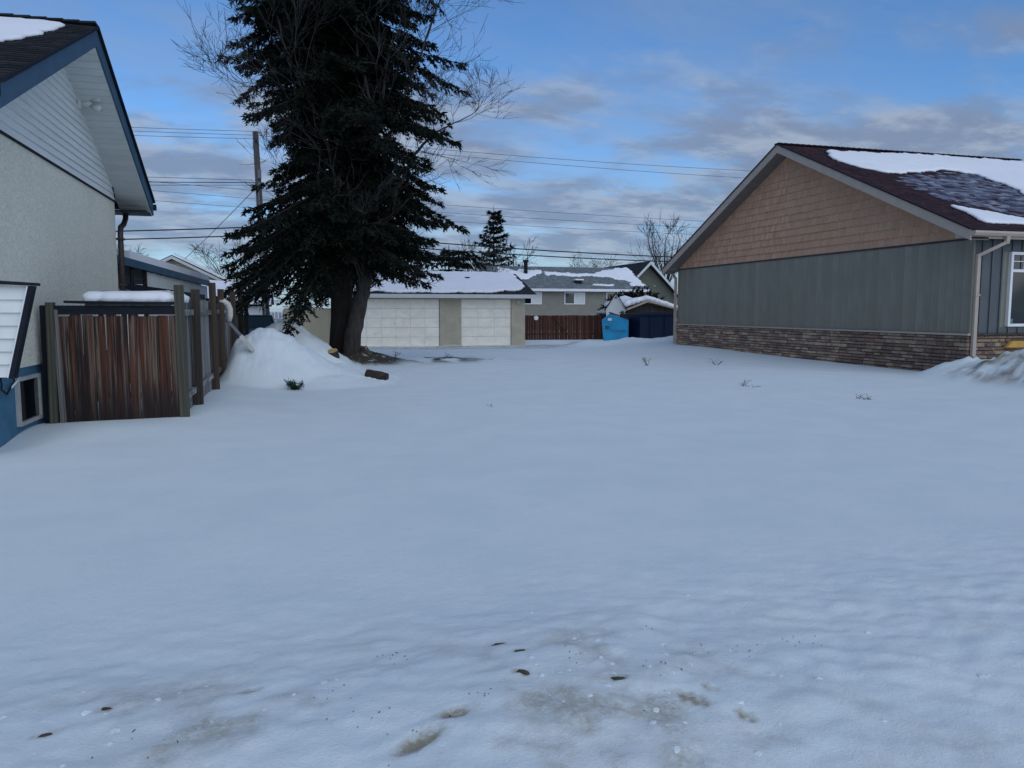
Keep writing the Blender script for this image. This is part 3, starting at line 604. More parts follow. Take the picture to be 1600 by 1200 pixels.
MB().prism([(-6.15, GY - .42, 4.62), (-2.2, GY - .42, gz1(-2.2) + .04), (-2.2, GY - .42, gz1(-2.2) + .17), (-6.15, GY - .42, 4.74)], (0, 8.8, 0)).build('snow_cover', 'snow', grf)
MB().tube([(-3.5, 47, 3.1), (-3.5, 47, 4.2)], .06, 8).build('vent_pipe', 'dark_trim', grf)
# white garage with a row of small panes
wg = thing('garage', 'small white garage with snow slab roof and tiny door panes beside the utility pole', 'garage', (-2.3, 41, 0))
box('wall', (-4.6, 40.0, -.2), (-1.25, 44.4, 1.95), 'white_siding', wg)
wr = MB().prism([(-4.9, 39.6, 1.92), (-1.0, 39.6, 1.78), (-1.0, 42.3, 2.55), (-4.9, 42.3, 2.9), ], (0, 0, .07)).build('roof', 'dark_trim', wg)
MB().prism([(-4.9, 42.31, 2.9), (-1.0, 42.31, 2.55), (-1.0, 44.8, 1.9), (-4.9, 44.8, 1.95)], (0, 0, .07)).build('roof_back', 'dark_trim', wg)
MB().prism([(-4.8, 39.62, 2.0), (-1.03, 39.62, 1.87), (-1.03, 42.2, 2.66), (-4.8, 42.2, 3.0)], (0, 0, .22)).build('snow_cover', 'snow', wr)
for k in range(5):
    box('door_panel', (-3.2 + .37 * k, 39.96, .0), (-2.85 + .37 * k, 39.995, 1.05), 'picket_white', wg)
    window(wg, 'pane', 'y', 40.0, -3.17 + .37 * k, -2.88 + .37 * k, 1.10, 1.38, -.04, .03)

# parked car beside the side fence
car = thing('car', 'dark teal car parked behind the snow heap at the end of the side fence', 'car', (-1.55, 31.2, gz(-1.5, 31)))
cz = gz(-1.5, 31) - .05
def cpt(x, y, z): return (-1.45 + x, 29.1 + y, cz + z)
prof = [(0, .35), (.02, .72), (.15, .84), (1.1, .98), (1.75, 1.02), (4.3, 1.02), (4.5, .9), (4.5, .35)]
m = MB(); Wd = .86; k = len(prof)
for sx, wd in ((-1, .82), (-.82, 1.), (.82, 1.), (1, .82)):
    for (py, pz) in prof: m.v.append(cpt(sx * Wd, py, .35 + (pz - .35) * (1 if abs(sx) < 1 else .93)))
for j in range(3):
    for i in range(k): a = j * k + i; b = j * k + (i + 1) % k; m.f.append((a, b, b + k, a + k))
m.f.append(tuple(range(k))[::-1]); m.f.append(tuple(range(3 * k, 4 * k))); m.build('body', 'car_paint', car, bevel=.03)
def cab(nm, s, mat, z0, z1, y0, y1, yt0, yt1, w0, w1):
    V = [cpt(-w0, y0, z0), cpt(w0, y0, z0), cpt(w0, y1, z0), cpt(-w0, y1, z0), cpt(-w1, yt0, z1), cpt(w1, yt0, z1), cpt(w1, yt1, z1), cpt(-w1, yt1, z1)]
    return mesh_obj(nm, V, [(0, 3, 2, 1), (4, 5, 6, 7), (0, 1, 5, 4), (1, 2, 6, 5), (2, 3, 7, 6), (3, 0, 4, 7)], mat, car, bevel=.03)
cab('cabin', 1, 'car_glass', 1.0, 1.44, 1.25, 4.2, 2.0, 3.7, .78, .62)
cab('car_roof', 1, 'car_paint', 1.43, 1.48, 1.95, 3.8, 2.05, 3.65, .64, .58)
for s in (-1, 1):
    MB().bar(cpt(s * .79, 1.25, 1.0), cpt(s * .63, 2.0, 1.45), .06).build('pillar', 'car_paint', car)
    MB().tube([cpt(s * .6, -.01, .68), cpt(s * .6, .05, .68)], [.12, .13], 12).build('headlight', 'headlight', car)
    box('mirror', cpt(s * .95 - .09, 1.5, 1.0), cpt(s * .95 + .09, 1.58, 1.12), 'car_paint', car, .02)
    for yy in (.85, 3.6):
        w_ = MB().tube([cpt(s * .70, yy, .31), cpt(s * .87, yy, .31)], .31, 18).build('wheel', 'rubber_black', car)
        MB().tube([cpt(s * .86, yy, .31), cpt(s * .885, yy, .31)], .19, 12).build('rim', 'chrome', w_)
box('grille', cpt(-.4, -.03, .5), cpt(.4, 0, .66), 'rubber_black', car); box('plate', cpt(-.17, -.05, .42), cpt(.17, -.031, .56), 'vinyl_white', car)

# white picket fence by the pole, beige panel fence behind the heap
pk = thing('picket_fence', 'short white picket fence between the utility pole and beige panels', 'fence', (-.75, 35.0, 0))
for i in range(6): piece('picket', 'board', 'picket_white', (-1.15 + i * .15, 35.0, .68), (.115, .025, 1.66 + .03 * (i % 2)), pk)
for zz_ in (.4, 1.2): piece('rail', 'box', 'picket_white', (-.78, 35.04, zz_), (.95, .04, .08), pk)
bf = thing('panel_fence', 'tall beige panel fence behind the snow heap and tree trunk', 'fence', (.9, 35.6, 0))
for i in range(4): piece('panel', 'box', 'beige_panel', (-.05 + i * .72, 35.6, .75), (.70, .04, 1.88 - .03 * i), bf)
for i in range(5): piece('post', 'box', 'beige_panel', (-.41 + i * .72, 35.63, .72), (.06, .08, 1.8), bf)
piece('cap', 'box', 'beige_panel', (1.03, 35.6, 1.70), (2.95, .09, .05), bf, (0, .042, 0))

# ================================================================== CREAM GARAGE ACROSS THE LANE
ga = thing('garage', 'long cream stucco garage with two white panelled doors and snowy roof', 'garage', (6.6, 37, 0))
GF = 35.1
box('wall', (2.3, GF + .12, -.3), (10.6, 41.4, 2.25), 'tan_stucco', ga)
box('pier', (1.9, GF, -.3), (2.48, GF + .119, 2.25), 'tan_stucco', ga)
box('pier', (6.50, GF, -.3), (7.50, GF + .119, 2.25), 'tan_stucco', ga)
box('pier', (9.93, GF, -.3), (10.6, GF + .119, 2.25), 'tan_stucco', ga)
box('lintel', (2.48, GF + .001, 2.13), (6.5, GF + .118, 2.25), 'tan_stucco', ga); box('lintel', (7.5, GF + .001, 2.13), (9.93, GF + .118, 2.25), 'tan_stucco', ga)
MB().prism([(2.3, GF + .12, 2.25), (2.3, 41.4, 2.25), (2.3, 38.3, 3.3)], (8.3, 0, 0)).build('gable_wall', 'tan_stucco', ga)
for (x0, x1, nc) in ((2.50, 6.48, 6), (7.52, 9.91, 3)):
    dr = box('garage_door', (x0, GF + .085, -.05), (x1, GF + .117, 2.12), 'garage_trim', ga)
    rows = 5; rh = 2.17 / rows
    for r in range(rows):
        for c in range(nc):
            w = (x1 - x0) / nc
            o = piece('door_panel', 'box', 'garage_door', (x0 + w * (c + .5), GF + .074 + random.uniform(-.003, .003), -.05 + rh * (r + .5)), (w - .010, .022, rh - .018), dr)
groof = lambda x, y: 2.36 + .31 * (y - 34.65) if y < 38.3 else 2.36 + .31 * (41.95 - y)
gr_ = MB().prism([(1.6, 34.65, 2.34), (1.6, 38.3, 3.47), (1.6, 41.95, 2.34), (1.6, 41.95, 2.26), (1.6, 38.3, 3.38), (1.6, 34.65, 2.26)], (9.45, 0, 0)).build('roof', 'far_shingle', ga)
box('fascia_board', (1.6, 34.61, 2.16), (11.05, 34.648, 2.335), 'garage_trim', ga); box('soffit', (1.65, 34.65, 2.20), (11.0, 35.09, 2.245), 'garage_trim', ga)
snow_slab('snow_cover', [(1.7, 34.75), (9.0, 34.80), (9.7, 35.05), (10.5, 35.15), (10.75, 35.5), (10.78, 36.6), (10.7, 38.0), (10.4, 38.15), (1.7, 38.2)], groof, .13, gr_, .06, .2, 12)
MB().tube([(8.2, 36.9, 2.95), (8.2, 36.9, 3.22)], .13, 12).build('roof_vent', 'dark_trim', gr_)
lp = MB().tube([(10.25, GF + .02, 2.02), (10.25, GF - .10, 2.02)], .05, 10).build('lamp_base', 'garage_trim', ga); MB().tube([(10.25, GF - .08, 2.02), (10.25, GF - .10, 1.92)], [.05, .075], 10).build('lamp_shade', 'lamp_glass', lp)

# ================================================================== BROWN REAR FENCE, ROUND PLATE, SHED, DUMPSTERS
bfn = thing('board_fence', 'dark red-brown board fence between the cream garage and the dumpsters', 'fence', (14.5, 40, 0))
x = 10.62
while x < 18.3:
    w = random.uniform(.13, .15); piece('board', 'board', 'rear_fence', (x + w / 2, 40 + random.uniform(-.01, .01), .55), (w, .025, 1.56 + random.uniform(-.02, .02)), bfn); x += w + .012
piece('rail', 'box', 'rear_fence', (14.4, 40.04, 1.15), (7.7, .05, .09), bfn); piece('rail', 'box', 'rear_fence', (14.4, 40.04, .3), (7.7, .05, .09), bfn)
MB().bar((13.7, 39.93, 1.25), (14.65, 39.90, .15), .06, .04).build('brace', 'post_brown', bfn)
rp = MB().tube([(12.70, 39.985, 1.19), (12.70, 39.93, 1.19)], [.13, .12], 20).build('round_plate', 'vinyl_white', None); tag(rp, 'small round white plate fixed to the dark red-brown fence', 'plate')
ps = thing('playhouse', 'narrow white steep-gabled playhouse rising behind the light blue dumpster', 'shed', (17.1, 39.3, 0))
MB().prism([(16.58, 39.0, -.1), (17.60, 39.0, -.1), (17.60, 39.0, 1.70), (17.09, 39.0, 2.50), (16.58, 39.0, 1.70)], (0, .9, 0)).build('wall', 'white_siding', ps)
for s, x0 in ((-1, 16.47), (1, 17.71)):
    MB().prism([(x0, 38.9, 1.56), (17.09, 38.9, 2.54), (17.09, 38.9, 2.61), (x0 - .0, 38.9, 1.64)], (0, 1.1, 0)).build('roof', 'dark_trim', ps)
window(ps, 'window', 'y', 39.0, 17.34, 17.56, 1.25, 1.60, -.03, .035, frame='picket_white')
MB().tube([(17.09, 38.99, 2.30), (17.09, 38.96, 2.30)], .05, 10).build('gable_vent', 'dark_trim', ps)
ps.rotation_euler.z = R(-24)
sh = thing('shed', 'low brown shed with thick snow roof behind the navy dumpster', 'shed', (19.8, 41, 0))
box('wall', (17.9, 40.4, -.2), (21.9, 43.2, 1.45), 'post_brown', sh)
MB().prism([(17.9, 40.4, 1.45), (21.9, 40.4, 1.45), (19.4, 40.4, 2.05)], (0, 2.8, 0)).build('gable_wall', 'post_brown', sh)
srf = MB().prism([(17.6, 40.0, 1.50), (19.4, 40.0, 2.18), (22.2, 40.0, 1.50), (22.2, 40.0, 1.42), (19.4, 40.0, 2.08), (17.6, 40.0, 1.42)], (0, 3.6, 0)).build('roof', 'tan_trim', sh)
snow_slab('snow_cover', [(18.1, 40.05), (19.4, 40.0), (22.1, 40.05), (22.1, 43.5), (18.1, 43.5)], lambda x, y: 2.19 - .30 * abs(x - 19.4), .30, srf, .10, .15, 17, .25)
def dumpster(label, x0, x1, y0, y1, zb, zt_f, zt_b, body, lidm, sloped):
    d = thing('dumpster', label, 'dumpster', ((x0 + x1) / 2, (y0 + y1) / 2, zb), 'dumpsters at the lane')
    if sloped:      # profile in x-z, seen from its end
        prof = [(x0 + .10, zb), (x1, zb), (x1, zt_b), (x0 + .42, zt_f), (x0, zt_f - .34)]
    else: prof = [(x0, zb), (x1, zb), (x1, zt_f), (x0, zt_f)]
    MB().prism([(px, y0, pz) for px, pz in prof], (0, y1 - y0, 0)).build('body', body, d, bevel=.015)
    return d
d1 = dumpster('light blue sloped dumpster with a black lid in front of the red-brown fence', 14.85, 16.15, 34.9, 36.6, -.05, 1.45, 1.14, 'dumpster_blue', 'rubber_black', True)
MB().prism([(15.22, 34.85, 1.47), (16.2, 34.85, 1.16), (16.2, 34.85, 1.21), (15.22, 34.85, 1.53)], (0, 1.8, 0)).build('lid', 'rubber_black', d1)
MB().bar((15.30, 34.87, .78), (16.08, 34.87, .78), .06, .30).build('fork_pocket', 'dumpster_blue', d1)
MB().bar((14.86, 34.88, .96), (15.24, 34.88, 1.34), .03, .05).build('rim', 'dumpster_blue', d1)
box('label_plate', (15.14, 34.868, 1.10), (15.32, 34.898, 1.22), 'vinyl_white', d1)
mk = MB()
for q in ([(15.05, .84), (15.05, .70), (15.12, .70)], [(15.05, .84), (15.12, .80), (15.07, .77)], [(15.16, .82), (15.14, .70), (15.22, .69)], [(15.15, .76), (15.22, .80)]): mk.tube([(a, 34.885, b) for a, b in q], .014, 5)
mk.build('scrawl_mark', 'rubber_black', d1)
d1.rotation_euler.z = R(-22)
for yy in (35.1, 36.4): MB().tube([(15.1, yy, -.03), (15.1, yy + .08, -.03)], .09, 10).build('caster', 'rubber_black', d1)
d2 = dumpster('large dark navy dumpster standing beside the right building', 16.40, 18.45, 34.7, 37.2, -.05, 1.42, 1.42, 'dumpster_navy', 'rubber_black', False)
box('rim', (16.37, 34.62, 1.36), (18.47, 34.699, 1.46), 'dumpster_navy', d2); box('rim', (18.451, 34.7, 1.36), (18.50, 37.2, 1.46), 'dumpster_navy', d2)
box('lid', (16.38, 34.66, 1.461), (18.45, 37.25, 1.50), 'rubber_black', d2)
box('fork_pocket', (18.46, 35.2, .62), (18.60, 36.7, .82), 'dumpster_navy', d2)
for zz_ in (1.15, 1.05): box('label_plate', (18.30, 34.685, zz_), (18.38, 34.699, zz_ + .06), 'vinyl_white', d2)
for xx in (16.9, 17.7): box('rib', (xx, 34.66, .0), (xx + .05, 34.699, 1.35), 'dumpster_navy', d2)

# ================================================================== FAR HOUSES
fh = thing('house', 'far taupe bungalow with grey roof patched with snow and white sliding windows', 'house', (22, 61, 0))
fz = lambda x, y: 3.32 + .45 * (y - 57.7) if y < 62 else 3.32 + .45 * (66.3 - y)
box('wall', (14.9, 58.2, -.3), (27.2, 65.8, 3.30), 'far_wall', fh)
MB().prism([(14.9, 58.2, 3.30), (14.9, 65.8, 3.30), (14.9, 62, 4.95)], (12.3, 0, 0)).build('gable_wall', 'far_wall', fh)
frf = MB().prism([(14.5, 57.65, 3.30), (14.5, 62, 5.26), (14.5, 66.35, 3.30), (14.5, 66.35, 3.16), (14.5, 62, 5.10), (14.5, 57.65, 3.16)], (13.6, 0, 0)).build('roof', 'gray_roof', fh)
box('fascia_board', (14.5, 57.60, 3.10), (28.12, 57.648, 3.30), 'vinyl_white', fh)
MB().prism([(14.44, 57.62, 3.34), (14.44, 62, 5.30), (14.44, 66.38, 3.34), (14.44, 66.38, 3.12), (14.44, 62, 5.06), (14.44, 57.62, 3.12)], (.055, 0, 0)).build('rake_board', 'vinyl_white', fh)
for (a, b, c) in ((17.35, 18.95, 18.1), (20.85, 22.6, 21.7), (24.45, 26.1, 25.3)): window(fh, 'window', 'y', 58.2, a, b, 2.08, 3.04, -.06, .07, mull=c, curtain=True)
fzz = lambda x, y: fz(x, y)
snow_slab('snow_cover', [(16.2, 61.5), (17.3, 61.0), (19.9, 61.1), (18.9, 59.9), (17.9, 59.3), (15.5, 59.2)], fzz, .10, frf, .12, .25, 21)
snow_slab('snow_cover', [(27.9, 62.0), (27.95, 58.3), (26.5, 58.35), (27.1, 58.95), (24.9, 60.0), (22.6, 60.1), (19.9, 60.2), (19.9, 60.9), (22.6, 60.5), (24.3, 60.55), (25.6, 61.4)], fzz, .10, frf, .08, .25, 22)
snow_slab('snow_cover', [(23.2, 58.3), (25.0, 58.25), (25.2, 58.5), (23.4, 58.55)], fzz, .06, frf, .05, .2, 23)
snow_slab('snow_cover', [(16.4, 58.6), (17.5, 58.6), (17.4, 58.8), (16.5, 58.8)], fzz, .06, frf, .05, .2, 24)
MB().tube([(18.3, 60.4, 4.4), (18.3, 60.4, 5.55)], .16, 10).build('flue', 'dark_trim', frf); MB().tube([(18.3, 60.4, 5.5), (18.3, 60.4, 5.68)], .24, 10).build('flue_cap', 'dark_trim', frf)
box('roof_vent', (22.0, 58.6, 3.72), (22.5, 59.1, 4.02), 'dark_trim', frf); box('roof_vent', (21.9, 58.5, 4.021), (22.6, 59.1, 4.12), 'snow', frf)
oh = thing('house', 'olive sided gabled house partly hidden behind the right building', 'house', (35.5, 75, 0))
oz = lambda x: 5.45 - 1.0 * abs(x - 27.0)
MB().prism([(25.4, 56, -.3), (29.6, 56, -.3), (29.6, 56, 2.7), (27.0, 56, 5.15), (25.4, 56, 3.6)], (0, 9, 0)).build('wall', 'olive_siding', oh)
for i in range(26):
    z0 = .2 + i * .18; hw0 = 1.55; hw1 = min(2.55, max(.0, (5.05 - z0)))
    l = 27 - min(hw0, max(0., 5.0 - z0)); r = 27 + hw1
    if r - l > .2: box('siding_plank', (l, 55.955, z0), (r, 55.99, z0 + .172), 'olive_siding', oh)
orf = MB().prism([(24.9, 55.4, oz(24.9)), (27, 55.4, 5.45), (30.2, 55.4, oz(30.2)), (30.2, 55.4, oz(30.2) - .2), (27, 55.4, 5.22), (24.9, 55.4, oz(24.9) - .2)], (0, 10, 0)).build('roof', 'far_shingle', oh)
MB().prism([(24.9, 55.34, oz(24.9) - .02), (27, 55.34, 5.44), (30.2, 55.34, oz(30.2) - .02), (30.2, 55.34, oz(30.2) - .22), (27, 55.34, 5.18), (24.9, 55.34, oz(24.9) - .22)], (0, .05, 0)).build('rake_board', 'garage_trim', oh)
for xx in (26.6, 26.8, 27.6): MB().tube([(xx, 55.95, 3.55), (xx, 55.86, 3.53)], .07, 8).build('wall_vent', 'tan_trim', oh)
MB().tube([(29.2, 55.7, 2.9), (29.5, 55.8, 2.6), (29.5, 55.9, .0)], .06, 8).build('downspout', 'vinyl_white', oh)

KS = 1.30
for o_ in [c for c in oh.children_recursive]:
    if o_.parent is oh or True:
        w0 = WLOC[o_.name]; w1 = Vector((w0.x * KS, w0.y * KS, 1.6 + (w0.z - 1.6) * KS)); WLOC[o_.name] = w1; o_.scale = (KS, KS, KS)
for o_ in oh.children_recursive: o_.location = WLOC[o_.name] - WLOC[o_.parent.name]
# ================================================================== RIGHT BUILDING
RX, RO = 15.9, 15.4
QY, QZ, QS = 22.45, 7.02, .452
RF, RB = 14.70, 30.45
def rroof(y): return QZ - QS * abs(y - QY)
rh_ = thing('building', 'grey metal sided building with tan shake gable and stone base on the right', 'building', (22, 22.5, -.1))
box('wall', (RX + .04, 15.16, -.5), (31.0, 30.0, 3.36), 'grey_steel_siding', rh_)
MB().prism([(RX + .06, 15.16, 3.36), (RX + .06, 30.0, 3.36), (RX + .06, 30.0, rroof(30) - .26), (RX + .06, QY, QZ - .26), (RX + .06, 15.16, rroof(15.16) - .26)], (15, 0, 0)).build('gable_wall', 'mortar', rh_)
# ribbed steel panels of the gable side
nP = 62; wv = (30.0 - 15.1) / nP
for i in range(nP):
    y0 = 15.10 + wv * i
    A = [(RX + .039, y0, 1.04), (RX + .039, y0 + wv - .002, 1.04), (RX + .010, y0 + wv - .002, 1.04), (RX + .010, y0 + wv - .03, 1.04), (RX + .018, y0 + wv - .05, 1.04), (RX + .018, y0 + .02, 1.04), (RX + .03, y0, 1.04)]
    MB().prism(A, (0, 0, 2.27)).build('siding_panel', 'grey_steel_siding', rh_)
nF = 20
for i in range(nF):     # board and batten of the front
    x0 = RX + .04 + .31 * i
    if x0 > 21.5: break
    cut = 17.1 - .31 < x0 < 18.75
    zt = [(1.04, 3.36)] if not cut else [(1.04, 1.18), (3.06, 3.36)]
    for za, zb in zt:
        box('siding_panel', (x0, 15.115, za), (x0 + .265, 15.159, zb), 'shaded_front_siding', rh_)
        box('batten', (x0 + .266, 15.085, za), (x0 + .309, 15.159, zb), 'shaded_front_siding', rh_)
box('ledge_trim', (RX - .06, 15.04, .985), (RX + .039, 30.0, 1.035), 'tan_trim', rh_)
box('ledge_trim', (RX + .04, 15.04, .985), (22.0, 15.159, 1.035), 'mortar', rh_)
box('top_trim', (RX - .015, 15.06, 3.315), (RX + .06, 30.0, 3.36), 'mortar', rh_)
box('corner_trim', (RX - .012, 15.045, 1.036), (RX + .039, 15.099, 3.312), 'grey_steel_siding', rh_)
# shakes
shk = []
ch = .235; z = 3.36; row = 0
while z < QZ - .32:
    half = (QZ - .27 - (z + ch * .08)) / QS; y = QY - half + .02; yb = QY + half - .02; y = max(y, 15.16); yb = min(yb, 30.0)
    y += random.uniform(-.1, 0); 
    while y < yb:
        w = random.uniform(.13, .26); a, b = max(y, QY - half), min(y + w, yb)
        a = max(a, 15.16)
        if b - a > .03: shk.append((RX + .02, (a + b) / 2, z + ch / 2, b - a - .006, ch * 1.10 + random.uniform(-.004, .004)))
        y += w
    z += ch; row += 1
shk.sort(key=lambda s: (s[0] ** 2 + s[1] ** 2))
for i, (sx, sy, szz, w, h) in enumerate(shk[:300]): piece('shake', 'wedge', 'shake', (sx, sy, szz), (.05 + random.uniform(-.004, .006), w, h), rh_, seed=i % 4)
def join_pieces(name, kind, mat, items, parent, nseed=4):
    m = MB()
    for i, (c, size) in enumerate(items):
        me = unit(kind, mat, i % nseed)
        m.add([(c[0] + v.co.x * size[0], c[1] + v.co.y * size[1], c[2] + v.co.z * size[2]) for v in me.vertices], [tuple(p.vertices) for p in me.polygons])
    o = m.build(name, mat, parent); o['kind'] = 'stuff'; return o
join_pieces('shake_courses', 'wedge', 'shake', [((a, b, c), (.05, w, h)) for a, b, c, w, h in shk[300:]], rh_)
# stone veneer
sts = []
z = -.12
while z < .97:
    hh = random.uniform(.075, .125); hh = min(hh, .983 - z)
    if hh < .04: break
    y = 15.06
    while y < 29.98:
        w = random.uniform(.16, .52); b = min(y + w, 30.0); sts.append(('s', RX - .005, (y + b) / 2, z + hh / 2, b - y, hh)); y = b
    x = RX + .03
    while x < 20.5:
        w = random.uniform(.16, .52); sts.append(('f', x + w / 2, 15.10, z + hh / 2, w, hh)); x += w
    z += hh
box('stone_backing', (RX + .01, 15.10, -.5), (RX + .039, 30.0, .984), 'mortar', rh_); box('stone_backing', (RX + .04, 15.115, -.5), (22, 15.159, .984), 'mortar', rh_)
sts.sort(key=lambda s: (s[1] ** 2 + s[2] ** 2))
for i, (k, x, y, z, w, h) in enumerate(sts[:300]):
    piece('stone', 'rough', 'stone', (x, y, z), (.075 + random.uniform(-.02, .02), w - .010, h - .010), rh_, (0, 0, 0 if k == 's' else R(90)), seed=i % 6)
m = MB()
for i, (k, x, y, z, w, h) in enumerate(sts[300:]):
    me = unit('rough', 'stone', i % 6); V = [(v.co.x * .075, v.co.y * (w - .01), v.co.z * (h - .01)) for v in me.vertices]
    V = [(x + a, y + b, z + c) for a, b, c in V] if k == 's' else [(x - b, y + a, z + c) for a, b, c in V]
    m.add(V, [tuple(p.vertices) for p in me.polygons])
o = m.build('stone_courses', 'stone', rh_); o['kind'] = 'stuff'
# roof
rrf = MB().prism([(RO + .02, RF, rroof(RF) - .03), (RO + .02, QY, QZ - .03), (RO + .02, RB, rroof(RB) - .03), (RO + .02, RB, rroof(RB) - .14), (RO + .02, QY, QZ - .14), (RO + .02, RF, rroof(RF) - .14)], (16, 0, 0)).build('roof', 'maroon_shingle', rh_)
for a, b in ((RF, QY), (QY, RB)):
    MB().prism([(RO, a, rroof(a)), (RO, b, rroof(b)), (RO, b, rroof(b) - .27), (RO, a, rroof(a) - .27)], (.03, 0, 0)).build('fascia_board', 'tan_trim', rh_)
    MB().prism([(RO - .03, a, rroof(a) + .022), (RO - .03, b, rroof(b) + .022), (RO - .03, b, rroof(b) - .02), (RO - .03, a, rroof(a) - .02)], (.06, 0, 0)).build('drip_edge', 'maroon_shingle', rh_)
    n = 26
    for i in range(n):
        p = a + (b - a) * i / n; q = a + (b - a) * (i + 1) / n - .012; zf = lambda y: rroof(y) - .255
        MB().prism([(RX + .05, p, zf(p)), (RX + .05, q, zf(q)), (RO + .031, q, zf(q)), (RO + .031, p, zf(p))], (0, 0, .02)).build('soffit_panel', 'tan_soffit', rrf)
MB().prism([(RO + .031, RF, 3.34), (RO + .031, 15.17, 3.34), (RO + .031, 15.17, 3.60), (RO + .031, RF, 3.42)], (.50, 0, 0)).build('eave_return', 'tan_trim', rh_)
MB().prism([(RO + .031, RB, 3.34), (RO + .031, 29.99, 3.34), (RO + .031, 29.99, 3.60), (RO + .031, RB, 3.42)], (.50, 0, 0)).build('eave_return', 'tan_trim', rh_)
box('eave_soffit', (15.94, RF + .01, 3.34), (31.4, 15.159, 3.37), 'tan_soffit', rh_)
box('eave_fascia', (15.94, RF - .0, 3.30), (31.4, RF + .009, 3.46), 'tan_trim', rh_)
gt = MB().prism([(RO + .02, RF - .004, 3.47), (RO + .02, RF - .12, 3.47), (RO + .02, RF - .13, 3.42), (RO + .02, RF - .09, 3.36), (RO + .02, RF - .004, 3.36)], (16, 0, 0)).build('gutter', 'tan_trim', rh_)
def pipe(nm, pts, w, d, par, mat='tan_trim'):
    m = MB()
    for a, b in zip(pts[:-1], pts[1:]):
        e = (Vector(b) - Vector(a)).normalized() * w * .3; m.bar(Vector(a) - e, Vector(b) + e, w, d)
    return m.build(nm, mat, par)
pipe('downspout', [(16.45, 14.64, 3.34), (16.45, 14.66, 3.22), (16.00, 15.01, 2.92), (16.00, 15.01, .50), (15.95, 14.85, .40)], .10, .075, gt)
box('strap', (15.93, 14.955, 1.95), (16.07, 15.06, 1.99), 'tan_trim', gt)
pipe('downspout', [(RX - .10, 30.42, 3.30), (RX - .08, 30.36, 3.18), (RX - .06, 30.07, 2.95), (RX - .06, 30.07, .2)], .10, .075, rh_)
box('gutter', (RO + .02, RB + .003, 3.34), (31.4, RB + .12, 3.46), 'tan_trim', rh_)
# shingle courses of the street slope, joined (too small to pick out singly); frosted where thin snow has melted
FRO = [(17.0, 19.1), (18.0, 19.4), (20.0, 20.0), (21.0, 19.7), (20.9, 18.6), (20.2, 17.3), (18.4, 15.9), (17.2, 16.4), (16.7, 17.6)]
def inside(x, y, P):
    c = False; j = len(P) - 1
    for i in range(len(P)):
        if (P[i][1] > y) != (P[j][1] > y) and x < (P[j][0] - P[i][0]) * (y - P[i][1]) / (P[j][1] - P[i][1]) + P[i][0]: c = not c
        j = i
    return c
ma, mf = MB(), MB(); tq = math.atan(QS); Ls = (QY - RF) / math.cos(tq); nr = int(Ls / .145)
for i in range(nr + 1):
    s = i * .145; x = RO + .0 - random.uniform(0, .3)
    while x < 25.5:
        w = random.choice((.14, .2, .3, .3)); y = RF + (s + .07) * math.cos(tq); zc = rroof(y) ; a, b = max(x, RO), x + w - .008
        if y < QY - .03 and b > a:
            fx, fy = x + random.uniform(-.3, .3), y + random.uniform(-.25, .25); mm = mf if inside(fx, fy, FRO) and random.random() < .9 else ma
            c, sn = .1 * math.cos(tq - .06), .1 * math.sin(tq - .06)
            mm.prism([(a, y - c, zc - sn + random.uniform(0, .006)), (b, y - c, zc - sn + .002), (b, y + c, zc + sn - .004), (a, y + c, zc + sn - .004)], (0, 0, -.02))
        x += w
o = ma.build('shingles', 'maroon_shingle', rrf); o['kind'] = 'stuff'
o = mf.build('frosted_shingles', 'frosted_shingle', rrf); o['kind'] = 'stuff'
for i in range(46): piece('ridge_cap', 'box', 'maroon_shingle', (RO + .10 + i * .22, QY, QZ + .012), (.24, .26, .03), rrf, (0, R(4), 0))
rz = lambda x, y: rroof(y) + .005
snow_slab('snow_cover', [(16.9, 21.75), (16.55, 21.2), (16.25, 20.6), (16.3, 20.1), (16.95, 19.35), (18.0, 19.55), (20.0, 20.15), (20.95, 19.8), (20.9, 18.7), (20.45, 17.5), (20.4, 16.6), (31, 16.2), (31, 22.05), (21.3, 22.1)], rz, .09, rrf, .07, .2, 31)
snow_slab('snow_cover', [(16.45, 16.35), (16.25, 15.15), (17.4, 15.02), (20.0, 15.02), (19.5, 15.4), (17.85, 15.5), (17.3, 15.85)], rz, .08, rrf, .04, .15, 32)
# front window with alarm sticker
wd = window(rh_, 'window', 'y', 15.16, 17.10, 18.70, 1.20, 3.04, -.09, .07, cross=2.58)
box('grid_bar', (17.17, 15.085, 2.80), (18.63, 15.10, 2.82), 'vinyl_white', wd); box('grid_bar', (17.5, 15.07, 2.62), (17.52, 15.084, 2.96), 'vinyl_white', wd)
box('sticker', (17.20, 15.115, 1.29), (17.30, 15.1245, 1.39), 'teal_sticker', wd)
yb_ = MB().prism([(16.98, 15.05, .68), (17.88, 15.05, .68), (17.76, 15.0, .84), (17.10, 15.0, .84)], (0, -.10, 0)).build('wall_cover', 'yellow_board', None, bevel=.01)
tag(yb_, 'yellow trapezoid cover on the stone base below the right window', 'cover')

